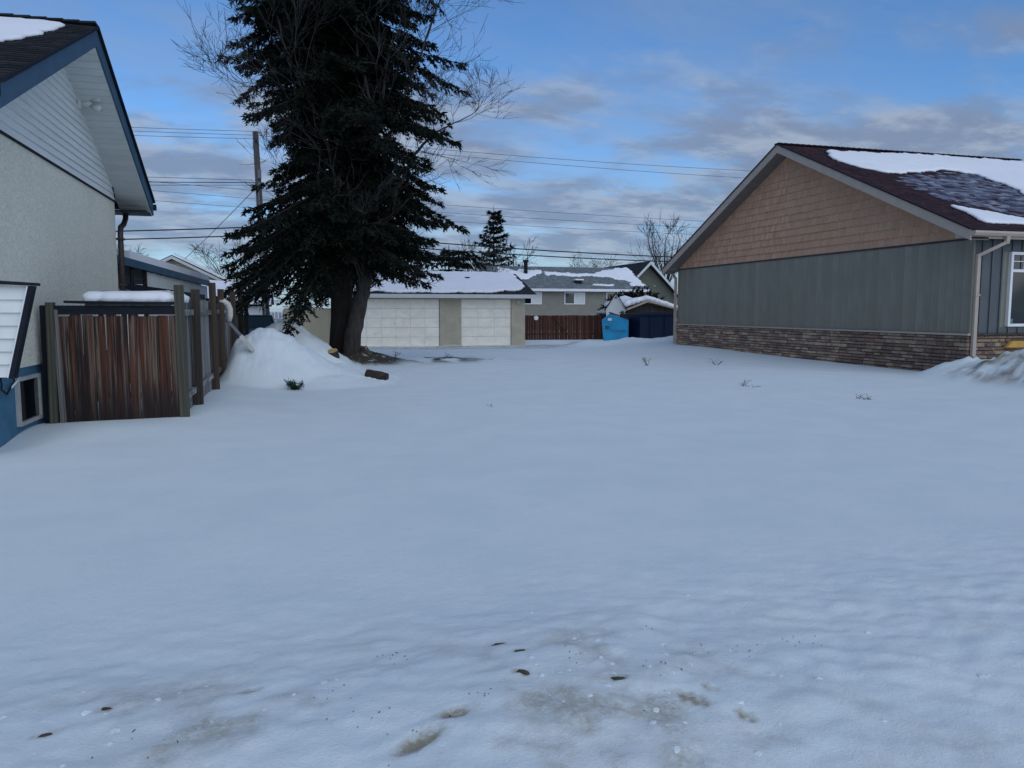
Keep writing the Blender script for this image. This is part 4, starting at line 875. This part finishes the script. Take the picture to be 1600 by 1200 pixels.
# ================================================================== TREES
def needle_tris(O, D, n, ln, wd, spread, rng_):
    """O, D: (k,3) twig points and directions; n needles sprays at each point"""
    k = len(O); O = np.repeat(O, n, 0); D = np.repeat(D, n, 0)
    d = D + rng_.normal(0, spread, (k * n, 3)); d /= np.linalg.norm(d, axis=1)[:, None] + 1e-9
    s = rng_.normal(0, 1, (k * n, 3)); s -= d * np.sum(s * d, 1)[:, None]; s /= np.linalg.norm(s, axis=1)[:, None] + 1e-9
    L = ln * rng_.uniform(.6, 1.3, (k * n, 1)); w = wd * rng_.uniform(.7, 1.3, (k * n, 1))
    b = O + rng_.normal(0, .02, (k * n, 3))
    return np.stack([b - s * w, b + s * w, b + d * L], 1)
def spruce(label, base, Ht, z0, Lf, wh, nb, seed, tr=.36, sp=.15, nd=.045, npn=2, ln=.15, wd=.028, lean=(0, 0), droop=1., bark='bark_spruce', fill=True, group=None, skew=0., rag=.12, skirt=0.):
    r = np.random.default_rng(seed); t = thing('spruce_tree', label, 'tree', base, group); bx, by, bz = base
    m = MB(); cx = lambda z: (bx + lean[0] * z / Ht, by + lean[1] * z / Ht)
    zz_ = np.linspace(-.3, Ht, 16)
    m.tube([(*cx(z), bz + z) for z in zz_], [tr * (1 - .93 * max(0, z) / Ht) * (1.35 if z < .3 else 1) for z in zz_], 12)
    T = []
    z = z0
    while z < Ht - .2:
        L0 = Lf(z)
        for _ in range(nb):
            a = r.uniform(0, 2 * math.pi); L = L0 * r.uniform(.6, 1.08) * (1 + skew * min(1.3, max(.35, (z - 4.) / 4)) * math.cos(a + .28)) * (1 + rag * 2 * float(vnoise(math.cos(a) * 1.6 + 3, z * .75 + math.sin(a) * 1.6, seed)))
            if skirt and z < 5.2 and math.cos(a + .28) < -.2: L *= 1.18
            if skirt and z < 5.4 and math.cos(a + .28) > .15: L *= .74
            if skirt and 5.2 < z < 9.2 and math.cos(a + .28) < -.25: L *= .82
            if L < .15: continue
            low = 1 - (z - z0) / (Ht - z0); dr = droop * (.25 + .40 * low) * r.uniform(.7, 1.3) * (1 - skirt * math.cos(a + .28) * (z < 5.5)); up0 = .22 * (1 - low) + .05
            tt = np.linspace(.0, 1, max(4, int(L / .3))); dirv = np.array([math.cos(a), math.sin(a)])
            zc = L * (up0 * tt - dr * tt ** 1.6 + .22 * dr * tt ** 4); side = L * .08 * r.normal() * tt ** 2
            ox, oy = cx(z); px = ox + dirv[0] * L * tt - dirv[1] * side; py = oy + dirv[1] * L * tt + dirv[0] * side; pz = bz + z + zc
            P = np.stack([px, py, pz], 1)
            m.tube(P.tolist(), np.linspace(.012 + .010 * L, .006, len(tt)).tolist(), 4, cap=False)
            nb_ = max(4, int(L / sp)); ts = np.linspace(.10 if not fill else .05, 1., nb_) + r.uniform(-.02, .02, nb_); ts = np.clip(ts, .03, 1)
            C_ = np.stack([np.interp(ts, tt, P[:, i]) for i in range(3)], 1)
            for sgn in (-1, 1):
                bl = (.16 + .40 * L * .42 * np.sin(np.pi * np.clip(ts, .05, 1) ** .8) * (1.08 - ts * .45)) * r.uniform(.6, 1.2, nb_); bl = np.minimum(bl, 1.15)
                an = a + sgn * (R(62) - R(24) * ts) + r.normal(0, .2, nb_)
                D = np.stack([np.cos(an), np.sin(an), -.30 - .75 * max(0., droop) * r.uniform(0, 1, nb_) * (.35 + .65 * low)], 1); D /= np.linalg.norm(D, axis=1)[:, None]
                ks = max(3, int(bl.max() / nd)); f = np.linspace(.05, 1, ks)
                O = C_[:, None, :] + D[:, None, :] * (bl[:, None] * f[None])[..., None]; O[..., 2] -= (.25 * (bl[:, None] * f[None]) ** 2)
                keep = (np.arange(ks)[None] * nd <= bl[:, None] * 1.0)
                O = C_[:, None, :] + D[:, None, :] * (np.arange(1, ks + 1) * nd)[None, :, None]; O[..., 2] -= .22 * ((np.arange(1, ks + 1) * nd)[None]) ** 2
                T.append(needle_tris(O[keep], np.broadcast_to(D[:, None, :], O.shape)[keep], npn, ln, wd, .42, r))
            T.append(needle_tris(P[-1:], np.array([[dirv[0], dirv[1], .1]]), 8, ln * 1.2, wd, .5, r))
        z += wh * r.uniform(.7, 1.3)
    m.build('trunk', bark, t, True)
    V = np.concatenate(T); tri_mesh('crown', V, 'needles', t, base); return t, len(V)
NT = 0
big_base = (1.44, 24.2, 0.)
def LfB(z):
    z = z / .885; L = 3.55 if z < 15 else 3.55 * max(0., 1 - (z - 15) / 14.) ** .8
    return L * (1.0 - .16 * math.exp(-((z - 7.4) / .7) ** 2) - .10 * math.exp(-((z - 10.2) / .6) ** 2)) * (.8 if z < 2.9 else 1)
t_, n_ = spruce('huge dark spruce towering behind the bare tree in the lot', big_base, 25., 3.3, LfB, .19, 8, 4, .36, .11, .042, 2, .125, .028, skew=.15, rag=.42, droop=1.0, skirt=.40); NT += n_
t_, n_ = spruce('dark ragged spruce behind the cream garage, left of the grey roof', (18.1, 70, 0), 11.3, 2.0, lambda z: 2.7 * max(0, 1 - (z - 2) / 9.6) ** .8 + .1, .42, 5, 8, .2, .3, .09, 2, .34, .07, droop=-.2); NT += n_
t_, n_ = spruce('dense dark spruce behind the garage roof, right of the huge spruce', (9.3, 47, 0), 5.6, .8, lambda z: 3.2 * max(0, 1 - (z - 1) / 6.0) ** .45, .36, 6, 14, .2, .26, .08, 2, .26, .055); NT += n_
def bare_tree(name, label, base, stems, seed, depth, mat_t, mat_w, nseg=5, group=None, wig=.16, ratio=.72, kids=(2, 4), up=.08, rmin=.004):
    """stems: list of (points, r0, r1) for the main limbs; every limb grows recursive twigs"""
    r = random.Random(seed); t = thing(name, label, 'tree', base, group); mt, mw = MB(), MB()
    def grow(p, d, L, rad, lev):
        pts = [Vector(p)]; d = Vector(d).normalized(); n = max(2, nseg - (depth - lev) // 2) ; rr = []
        for i in range(n):
            d = (d + Vector((r.gauss(0, wig), r.gauss(0, wig), r.gauss(0, wig) + up))).normalized(); pts.append(pts[-1] + d * L / n)
        rads = [max(rmin * .7, rad * (1 - .55 * i / n)) for i in range(n + 1)]
        (mt if lev > depth - 1 else mw).tube(pts, rads, 5 if rad > .03 else 3, cap=False)
        if lev <= 0: return
        for _ in range(r.randint(*kids)):
            k = r.uniform(.35, 1.) * n; i = min(n - 1, int(k)); q = pts[i].lerp(pts[i + 1], k - i)
            ax = Vector((r.gauss(0, 1), r.gauss(0, 1), r.gauss(0, .7))).normalized(); nd_ = (d + ax * r.uniform(.5, 1.0)).normalized()
            grow(q, nd_, L * r.uniform(ratio - .17, ratio + .1), max(rmin, rads[i] * r.uniform(.45, .65)), lev - 1)
        grow(pts[-1], d, L * ratio, max(rmin, rads[-1] * .9), lev - 1)
    for pts, r0, r1, spawn in stems:
        P = [Vector(q) for q in pts]; n = len(P); fine = []; fr = []
        for i in range(n - 1):
            for k in range(4):
                u = k / 4; fine.append(P[i].lerp(P[i + 1], u) + Vector((r.gauss(0, .02), r.gauss(0, .02), 0)) * (i + u > .3)); g = (i + u) / (n - 1); fr.append(r0 + (r1 - r0) * g)
        fine.append(P[-1]); fr.append(r1); mt.tube(fine, fr, 12 if r0 > .1 else 6)
        for _ in range(spawn):
            i = r.randint(max(1, len(fine) // 4), len(fine) - 1); d = (fine[i] - fine[i - 1]).normalized()
            ax = Vector((r.gauss(0, 1), r.gauss(0, 1), r.gauss(0, .4))).normalized()
            grow(fine[i], (d * .6 + ax * r.uniform(.7, 1.1)), r.uniform(.9, 1.9) * SCALE, max(rmin * 1.5, fr[i] * .4), depth - 1 if spawn != 2 else 1)
        grow(P[-1], P[-1] - P[-2], (1.3 if spawn != 2 else .6) * SCALE, r1, depth if spawn != 2 else 1)
    mt.build('trunk', mat_t, t, True); mw.build('crown', mat_w, t); return t
SCALE = 1.0
b = (1.70, 23.5, 0.)
SCALE = .9
def near(stems, k=.875): return [([(x * k - .12, y * k, 1.6 + (z - 1.6) * k) for x, y, z in p], r0 * k, r1 * k, n) for p, r0, r1, n in stems]
bare_tree('bare_tree', 'leaning grey bare tree tangled in front of the huge spruce', b, near([
    ([(2.0, 26.95, -.35), (2.02, 26.95, .3), (2.18, 26.9, 1.1), (2.38, 26.85, 2.0), (2.55, 26.8, 2.8)], .33, .22, 0),
    ([(2.5, 26.8, 2.6), (2.95, 26.6, 3.9), (2.85, 26.5, 5.6), (3.0, 26.4, 7.6), (3.3, 26.3, 9.6)], 0.124, 0.035, 10),
    ([(2.5, 26.8, 2.7), (2.35, 26.5, 4.2), (1.7, 26.2, 5.9), (1.0, 26.0, 7.8), (.5, 25.9, 9.2)], 0.105, 0.030, 10),
    ([(2.8, 26.6, 3.6), (3.4, 26.5, 5.2), (4.2, 26.5, 6.8), (4.9, 26.5, 7.6), (5.6, 26.6, 8.0)], 0.081, 0.025, 10),
    ([(2.85, 26.5, 5.6), (3.5, 26.3, 7.8), (4.4, 26.2, 10.0), (5.0, 26.2, 11.6)], 0.062, 0.025, 9),
    ([(1.7, 26.2, 5.9), (.9, 26.0, 7.0), (.2, 25.9, 7.6), (-.3, 25.9, 8.0)], 0.05, 0.017, 4),
    ([(1.0, 26.0, 7.8), (.2, 26.0, 9.4), (-.1, 26.1, 10.8), (-.4, 26.2, 12.0)], 0.043, 0.018, 7),
    ([(3.0, 26.4, 7.6), (2.4, 26.2, 9.8), (2.2, 26.1, 12.4), (2.3, 26.1, 14.5)], 0.056, 0.020, 9),
    ([(2.55, 26.75, 2.5), (2.1, 26.3, 3.5), (1.1, 26.0, 4.3), (.3, 25.9, 5.0)], 0.043, 0.013, 6),
    ([(2.6, 26.7, 2.3), (3.0, 26.2, 2.6), (3.5, 25.9, 2.7), (4.1, 25.7, 2.5)], 0.028, 0.006, 2),
    ([(2.45, 26.75, 2.1), (2.2, 26.2, 2.9), (1.9, 25.9, 4.0), (2.2, 25.8, 5.2)], 0.037, 0.010, 6),
]), 5, 4, 'bark_grey', 'twig', 5, None, .17, .70, (2, 3), .05, .006)
SCALE = 1.0
def far_bare(label, base, h, seed, n, sc, depth=4, rmin=.012, group='bare trees beyond the lane', spread=.5):
    global SCALE; SCALE = sc; rr = random.Random(seed); x, y, z = base
    st = [([(x, y, z - .2), (x + .05, y, h * .2), (x - .05, y, h * .38)], .05 * h * .5, .04 * h * .5, 0)]
    for i in range(n):
        a = 2 * math.pi * i / n + rr.uniform(-.4, .4); q = spread * h * .5
        st.append(([(x, y, h * (.25 + .1 * rr.random())), (x + q * .35 * math.cos(a), y + q * .35 * math.sin(a), h * .5), (x + q * .8 * math.cos(a), y + q * .8 * math.sin(a), h * .72)], .02 * h * .5, .009 * h * .5, 5))
    bare_tree('bare_tree', label, base, st, seed, depth, 'far_twig', 'far_twig', 4, group, .18, .70, (2, 3), .06, rmin)
far_bare('leafless tree behind the white garage, left of the utility pole', (-4.2, 60, 0), 6.6, 2, 5, .8, 3)
far_bare('small leafless crown above the carport roof by the left house', (-9.3, 44, 0), 5.0, 6, 5, .55, 3, .010)
far_bare('leafless tree rising behind the far gable of the right building', (38.2, 75, 0), 11.4, 9, 6, 1.15, 3, .018)
far_bare('leafless tree just right of the ragged spruce', (20.6, 72, 0), 8.8, 13, 4, .9, 3, .014, spread=.35)
far_bare('thin leafless tree between the grey roof and olive house', (31.2, 78, 0), 7.4, 19, 5, .9, 3, .014)
far_bare('leafless thicket tree between the two distant spruces', (14.2, 58, 0), 6.6, 23, 6, .8, 3, .012)
# dark evergreen shrub behind the shed
sb = thing('evergreen_shrub', 'dark bushy evergreen shrub behind the snow roofed shed', 'shrub', (20.6, 46.5, 0))
r_ = np.random.default_rng(4); k = 2600; u = r_.normal(0, 1, (k, 3)); u /= np.linalg.norm(u, axis=1)[:, None]; u[:, 2] = np.abs(u[:, 2])
rad = r_.uniform(.55, 1.05, (k, 1)) * (1 + .15 * np.sin(u[:, :1] * 7 + u[:, 1:2] * 5)); O = np.array([21.6, 46.5, .1]) + u * rad * np.array([2.3, 1.5, 2.55])
tri_mesh('crown', needle_tris(O, u, 7, .3, .05, .6, r_), 'needles', sb, (20.6, 46.5, 0))
m = MB()
for i in range(7): m.tube([(21.6 + .1 * i - .3, 46.5, -.2), (21.6 + (i - 3) * .45, 46.4, 1.0), (21.6 + (i - 3) * .6, 46.4, 1.9)], [.05, .035, .015], 5)
m.build('trunk', 'bark_spruce', sb)

# ================================================================== UTILITY POLE AND WIRES
up_ = thing('utility_pole', 'weathered wooden utility pole standing left of the huge spruce', 'pole', (-1.05, 34, 0))
MB().tube([(-1.04, 34, -.5), (-1.30, 34, 8.9)], [.16, .115], 14).build('pole_shaft', 'pole_wood', up_, True)
MB().bar((-1.28, 33.2, 8.55), (-1.28, 34.8, 8.55), .10, .12).build('crossarm', 'pole_wood', up_)
for yy in (33.3, 34.0, 34.7): MB().tube([(-1.28, yy, 8.61), (-1.28, yy, 8.76)], [.03, .045], 8).build('insulator', 'brown_metal', up_)
for zz_, w_ in ((7.0, .3), (6.5, .22)): box('equipment_box', (-1.26, 33.78, zz_), (-1.26 + w_ * .5, 33.86, zz_ + .35), 'grey_pipe', up_)
MB().tube([(-1.12, 33.85, 1.0), (-1.24, 33.86, 6.8)], .03, 6).build('conduit', 'grey_pipe', up_)
def wire(label, pts, r, sag, grp=None, nm='power_line'):
    m = MB(); P = []
    for a, b in zip(pts[:-1], pts[1:]):
        a, b = Vector(a), Vector(b)
        for i in range(25): t = i / 24; q = a.lerp(b, t); q.z -= 4 * sag * t * (1 - t) * ((b - a).length / 40); P.append(q)
    tag(m.tube(P, r, 5).build(nm, 'wire_black', None, True), label, 'wire', grp)
wire('highest thin wire running over the lane past the pole top', [(-42, 33.3, 9.6), (-1.28, 33.3, 8.76), (44, 33.3, 9.1)], .008, .55, 'thin wires at the pole top')
wire('second thin wire from the top running over the lane', [(-42, 34, 9.5), (-1.28, 34, 8.76), (44, 34, 8.55)], .008, .50, 'thin wires at the pole top')
wire('third thin wire from the top running left from the pole', [(-42, 34.7, 9.3), (-1.28, 34.7, 8.76)], .008, .5, 'thin wires at the pole top')
wire('upper of the two thick black cables crossing above the lane', [(-42, 33.9, 5.2), (-1.2, 33.9, 5.05), (44, 33.9, 4.9)], .026, .75, 'thick black cables')
wire('lower of the two thick black cables crossing above the lane', [(-42, 33.95, 4.85), (-1.2, 33.95, 4.72), (44, 33.95, 4.75)], .025, .72, 'thick black cables')
for i, (zl, zp, s) in enumerate(((7.0, 6.95, .1), (6.7, 6.85, .25), (6.35, 6.75, .2))):
    wire(('uppermost', 'middle', 'lowest')[i] + ' of the mid-height wires reaching left from the pole', [(-42, 36 + i, zl), (-1.25, 34, zp)], .010 + .005 * (i == 1), s, 'mid-height wires')
wire('slanting wire falling from the pole to the cream gable', [(-1.24, 34, 6.75), (-5.6, 45.6, 4.4)], .014, .15, nm='service_drop')
for i, (zl, zr_) in enumerate(((11.6, 10.2), (10.9, 9.6), (10.1, 9.0))):
    wire(('top', 'middle', 'bottom')[i] + ' of the faint distant wires above the grey roof', [(-30, 66, zl + 1.), (60, 66, zr_ - .4)], .014, .3, 'faint distant wires')

# ================================================================== SMALL THINGS ON THE SNOW
def log(label, p, q, r, face):
    o = thing('cut_log', label, 'log', (p[0], p[1], min(p[2], q[2]) - r), 'cut logs by the tree'); p, q = Vector(p), Vector(q); n = 7
    MB().tube([p.lerp(q, i / n) for i in range(n + 1)], [r * random.uniform(.92, 1.06) for _ in range(n + 1)], 14).build('bark', 'log_bark', o, True)
    d = (p - q).normalized(); MB().tube([p + d * .002, p + d * .012], r * .9, 14).build('cut_face', 'cut_wood', o)
    return o
log('dark cut log poking from the snow right of the heap', (1.58, 17.75, gz(1.6, 17.8) + .01), (2.02, 17.55, gz(2.0, 17.6) + .03), .13, 0)
log('cut stump with pale sawn face at the foot of the tree', (1.0, 21.5, gz(1.05, 21.6) + .10), (1.08, 21.62, gz(1.05, 21.6) - .25), .16, 0)
o = thing('spruce_sprig', 'small green spruce sprig lying on the snow before the heap', 'branch', (.02, 16.3, gz(.02, 16.3)))
z0 = gz(.02, 16.3); r_ = np.random.default_rng(9); T = []; m = MB()
for i in range(10):
    a = r_.uniform(0, 2 * math.pi); L = r_.uniform(.16, .30); d = np.array([math.cos(a) * .9, math.sin(a) * .6, r_.uniform(.25, .9)]); d /= np.linalg.norm(d); tt = np.linspace(.1, 1, 9)[:, None]; O = np.array([.02, 16.3, z0 - .01]) + d * tt * L
    m.tube([tuple(np.array([.02, 16.3, z0 - .03])), tuple(O[-1])], .005, 4); T.append(needle_tris(O, np.broadcast_to(d, O.shape), 5, .07, .010, .8, r_))
m.build('stem', 'bark_spruce', o); tri_mesh('needles', np.concatenate(T), 'needles_fresh', o, (.02, 16.3, z0))
def weed(label, x, y, h, n, seed, flat=False):
    o = thing('dry_weed', label, 'weed', (x, y, gz(x, y)), 'dry weeds on the snow'); r = random.Random(seed); m = MB(); zb = gz(x, y)
    for i in range(n):
        a = r.uniform(0, 6.28); s = r.uniform(.3, .9); l = h * r.uniform(.6, 1.1)
        p = [Vector((x + r.gauss(0, .03), y + r.gauss(0, .03), zb - .04))]; d = Vector((math.cos(a) * s, math.sin(a) * s, .25 if flat else 1.)).normalized()
        for k in range(4): p.append(p[-1] + d * l / 4); d = (d + Vector((r.gauss(0, .2), r.gauss(0, .2), -.1))).normalized()
        m.tube(p, [.008, .007, .006, .005, .003], 4)
        for k in (2, 3): q = p[k] + Vector((r.gauss(0, .07), r.gauss(0, .07), r.uniform(.02, .1))); m.tube([p[k], q], [.005, .003], 3)
    m.build('stalk', 'weed', o)
weed('upright dry weed stalks in the middle distance, left of its twin', 9.9, 20.5, .36, 5, 1)
weed('upright dry weed stalks before the stone wall', 11.9, 20.0, .28, 4, 2)
weed('flattened dry stalks before the stone wall', 9.2, 14.2, .30, 5, 3, True)
weed('dark flattened tuft nearest the dirty snow bank', 10.1, 11.8, .22, 6, 4, True)
weed('tiny dark twig tuft on the smooth snow in the middle', 3.1, 12.3, .07, 2, 5, True)
weed('tuft of dry stalks on the earth beside the trunk', 3.0, 24.0, .3, 5, 6)
weed('sticks lying on the bare earth right of the trunk', 5.0, 25.0, .4, 5, 7, True)
weed('dark sticks on the snow between trunk and garage', 6.0, 24.0, .3, 3, 8, True)
def clod(label, x, y, s, seed, zo=0.):
    r = random.Random(seed); bm = bmesh.new(); bmesh.ops.create_icosphere(bm, subdivisions=2, radius=1)
    for v in bm.verts: v.co = Vector((v.co.x * s[0], v.co.y * s[1], v.co.z * s[2])) * r.uniform(.75, 1.2)
    me = bpy.data.meshes.new('dirt_clod'); bm.to_mesh(me); bm.free(); me.materials.append(MATS['dirt_clod']); o = bpy.data.objects.new('dirt_clod', me)
    o.rotation_euler = (0, 0, r.uniform(-.6, .3)); link(o, None, (x, y, gz(x, y) + zo)); tag(o, label, 'clod', 'dirt clods on the roadside snow')
clod('largest dark dirt clod on the snow, near the middle', .86, 2.88, (.030, .016, .014), 1)
clod('flat brown clod beside a twig, right of the middle', 1.22, 2.74, (.034, .014, .008), 2)
clod('flat olive clod farthest up the roadside bank', .86, 3.24, (.034, .012, .008), 3)
clod('flat brown clod just below the farthest clod', .92, 3.13, (.030, .010, .007), 4)
clod('small olive clod on the left of the roadside bank', -.73, 3.14, (.024, .012, .007), 5)
clod('long dark clod at the far left of the roadside bank', -.90, 3.0, (.028, .010, .009), 6)
m = MB(); r = random.Random(33); bm = bmesh.new(); bmesh.ops.create_icosphere(bm, subdivisions=1, radius=1); IV = [v.co.copy() for v in bm.verts]; IF = [tuple(v.index for v in f.verts) for f in bm.faces]; bm.free()
pts_ = []
while len(pts_) < 130:                                            # crumbled crust along the roadside bank
    x, y = r.gauss(.7, 1.25), r.gauss(2.75, .42)
    if y > 2.0 and float(fbm(np.array([x]), np.array([y]), 1.6, 3, 15)[0]) > -.02 + r.uniform(-.1, .1): pts_.append((x, y))
ZG = ground_h(np.array([p[0] for p in pts_]), np.array([p[1] for p in pts_]))
for (x, y), zg in zip(pts_, ZG):
    k = r.random() ** 3; a, b2, c2_ = .008 + .022 * k, .007 + .016 * k, .004 + .008 * k; an = r.uniform(0, 3.14)
    m.add([(x + (v.x * a * math.cos(an) - v.y * b2 * math.sin(an)) * r.uniform(.7, 1.2), y + (v.x * a * math.sin(an) + v.y * b2 * math.cos(an)) * r.uniform(.7, 1.2), zg + v.z * c2_ * r.uniform(.6, 1.2) - c2_ * .35) for v in IV], IF)
o = m.build('snow_crumbs', 'snow_ground'); tag(o, 'crumbled snow crust along the roadside bank in the foreground', 'snow', None, 'stuff')
m = MB(); r = random.Random(12)
CL = [(r.gauss(.6, .8), r.gauss(2.75, .3)) for _ in range(14)]
for i in range(85):                                              # crumbs of bark and leaf too small to count
    c_ = r.choice(CL); x = r.gauss(c_[0], .07); y = r.gauss(c_[1], .05)
    if y < 2.0: continue
    a = r.uniform(0, 3.14); l = r.uniform(.002, .006) * (2.6 if r.random() < .12 else 1); zz_ = gz(x, y) + .002
    m.bar((x, y, zz_), (x + l * math.cos(a), y + l * math.sin(a), zz_ + .003), r.uniform(.0015, .0035), .002)
o = m.build('bark_crumbs', 'log_bark'); tag(o, 'tiny dark bark crumbs scattered over the foreground snow', 'debris', None, 'stuff')
print('needle triangles', NT, 'ground verts', nx * ny, 'shakes', len(shk), 'stones', len(sts))
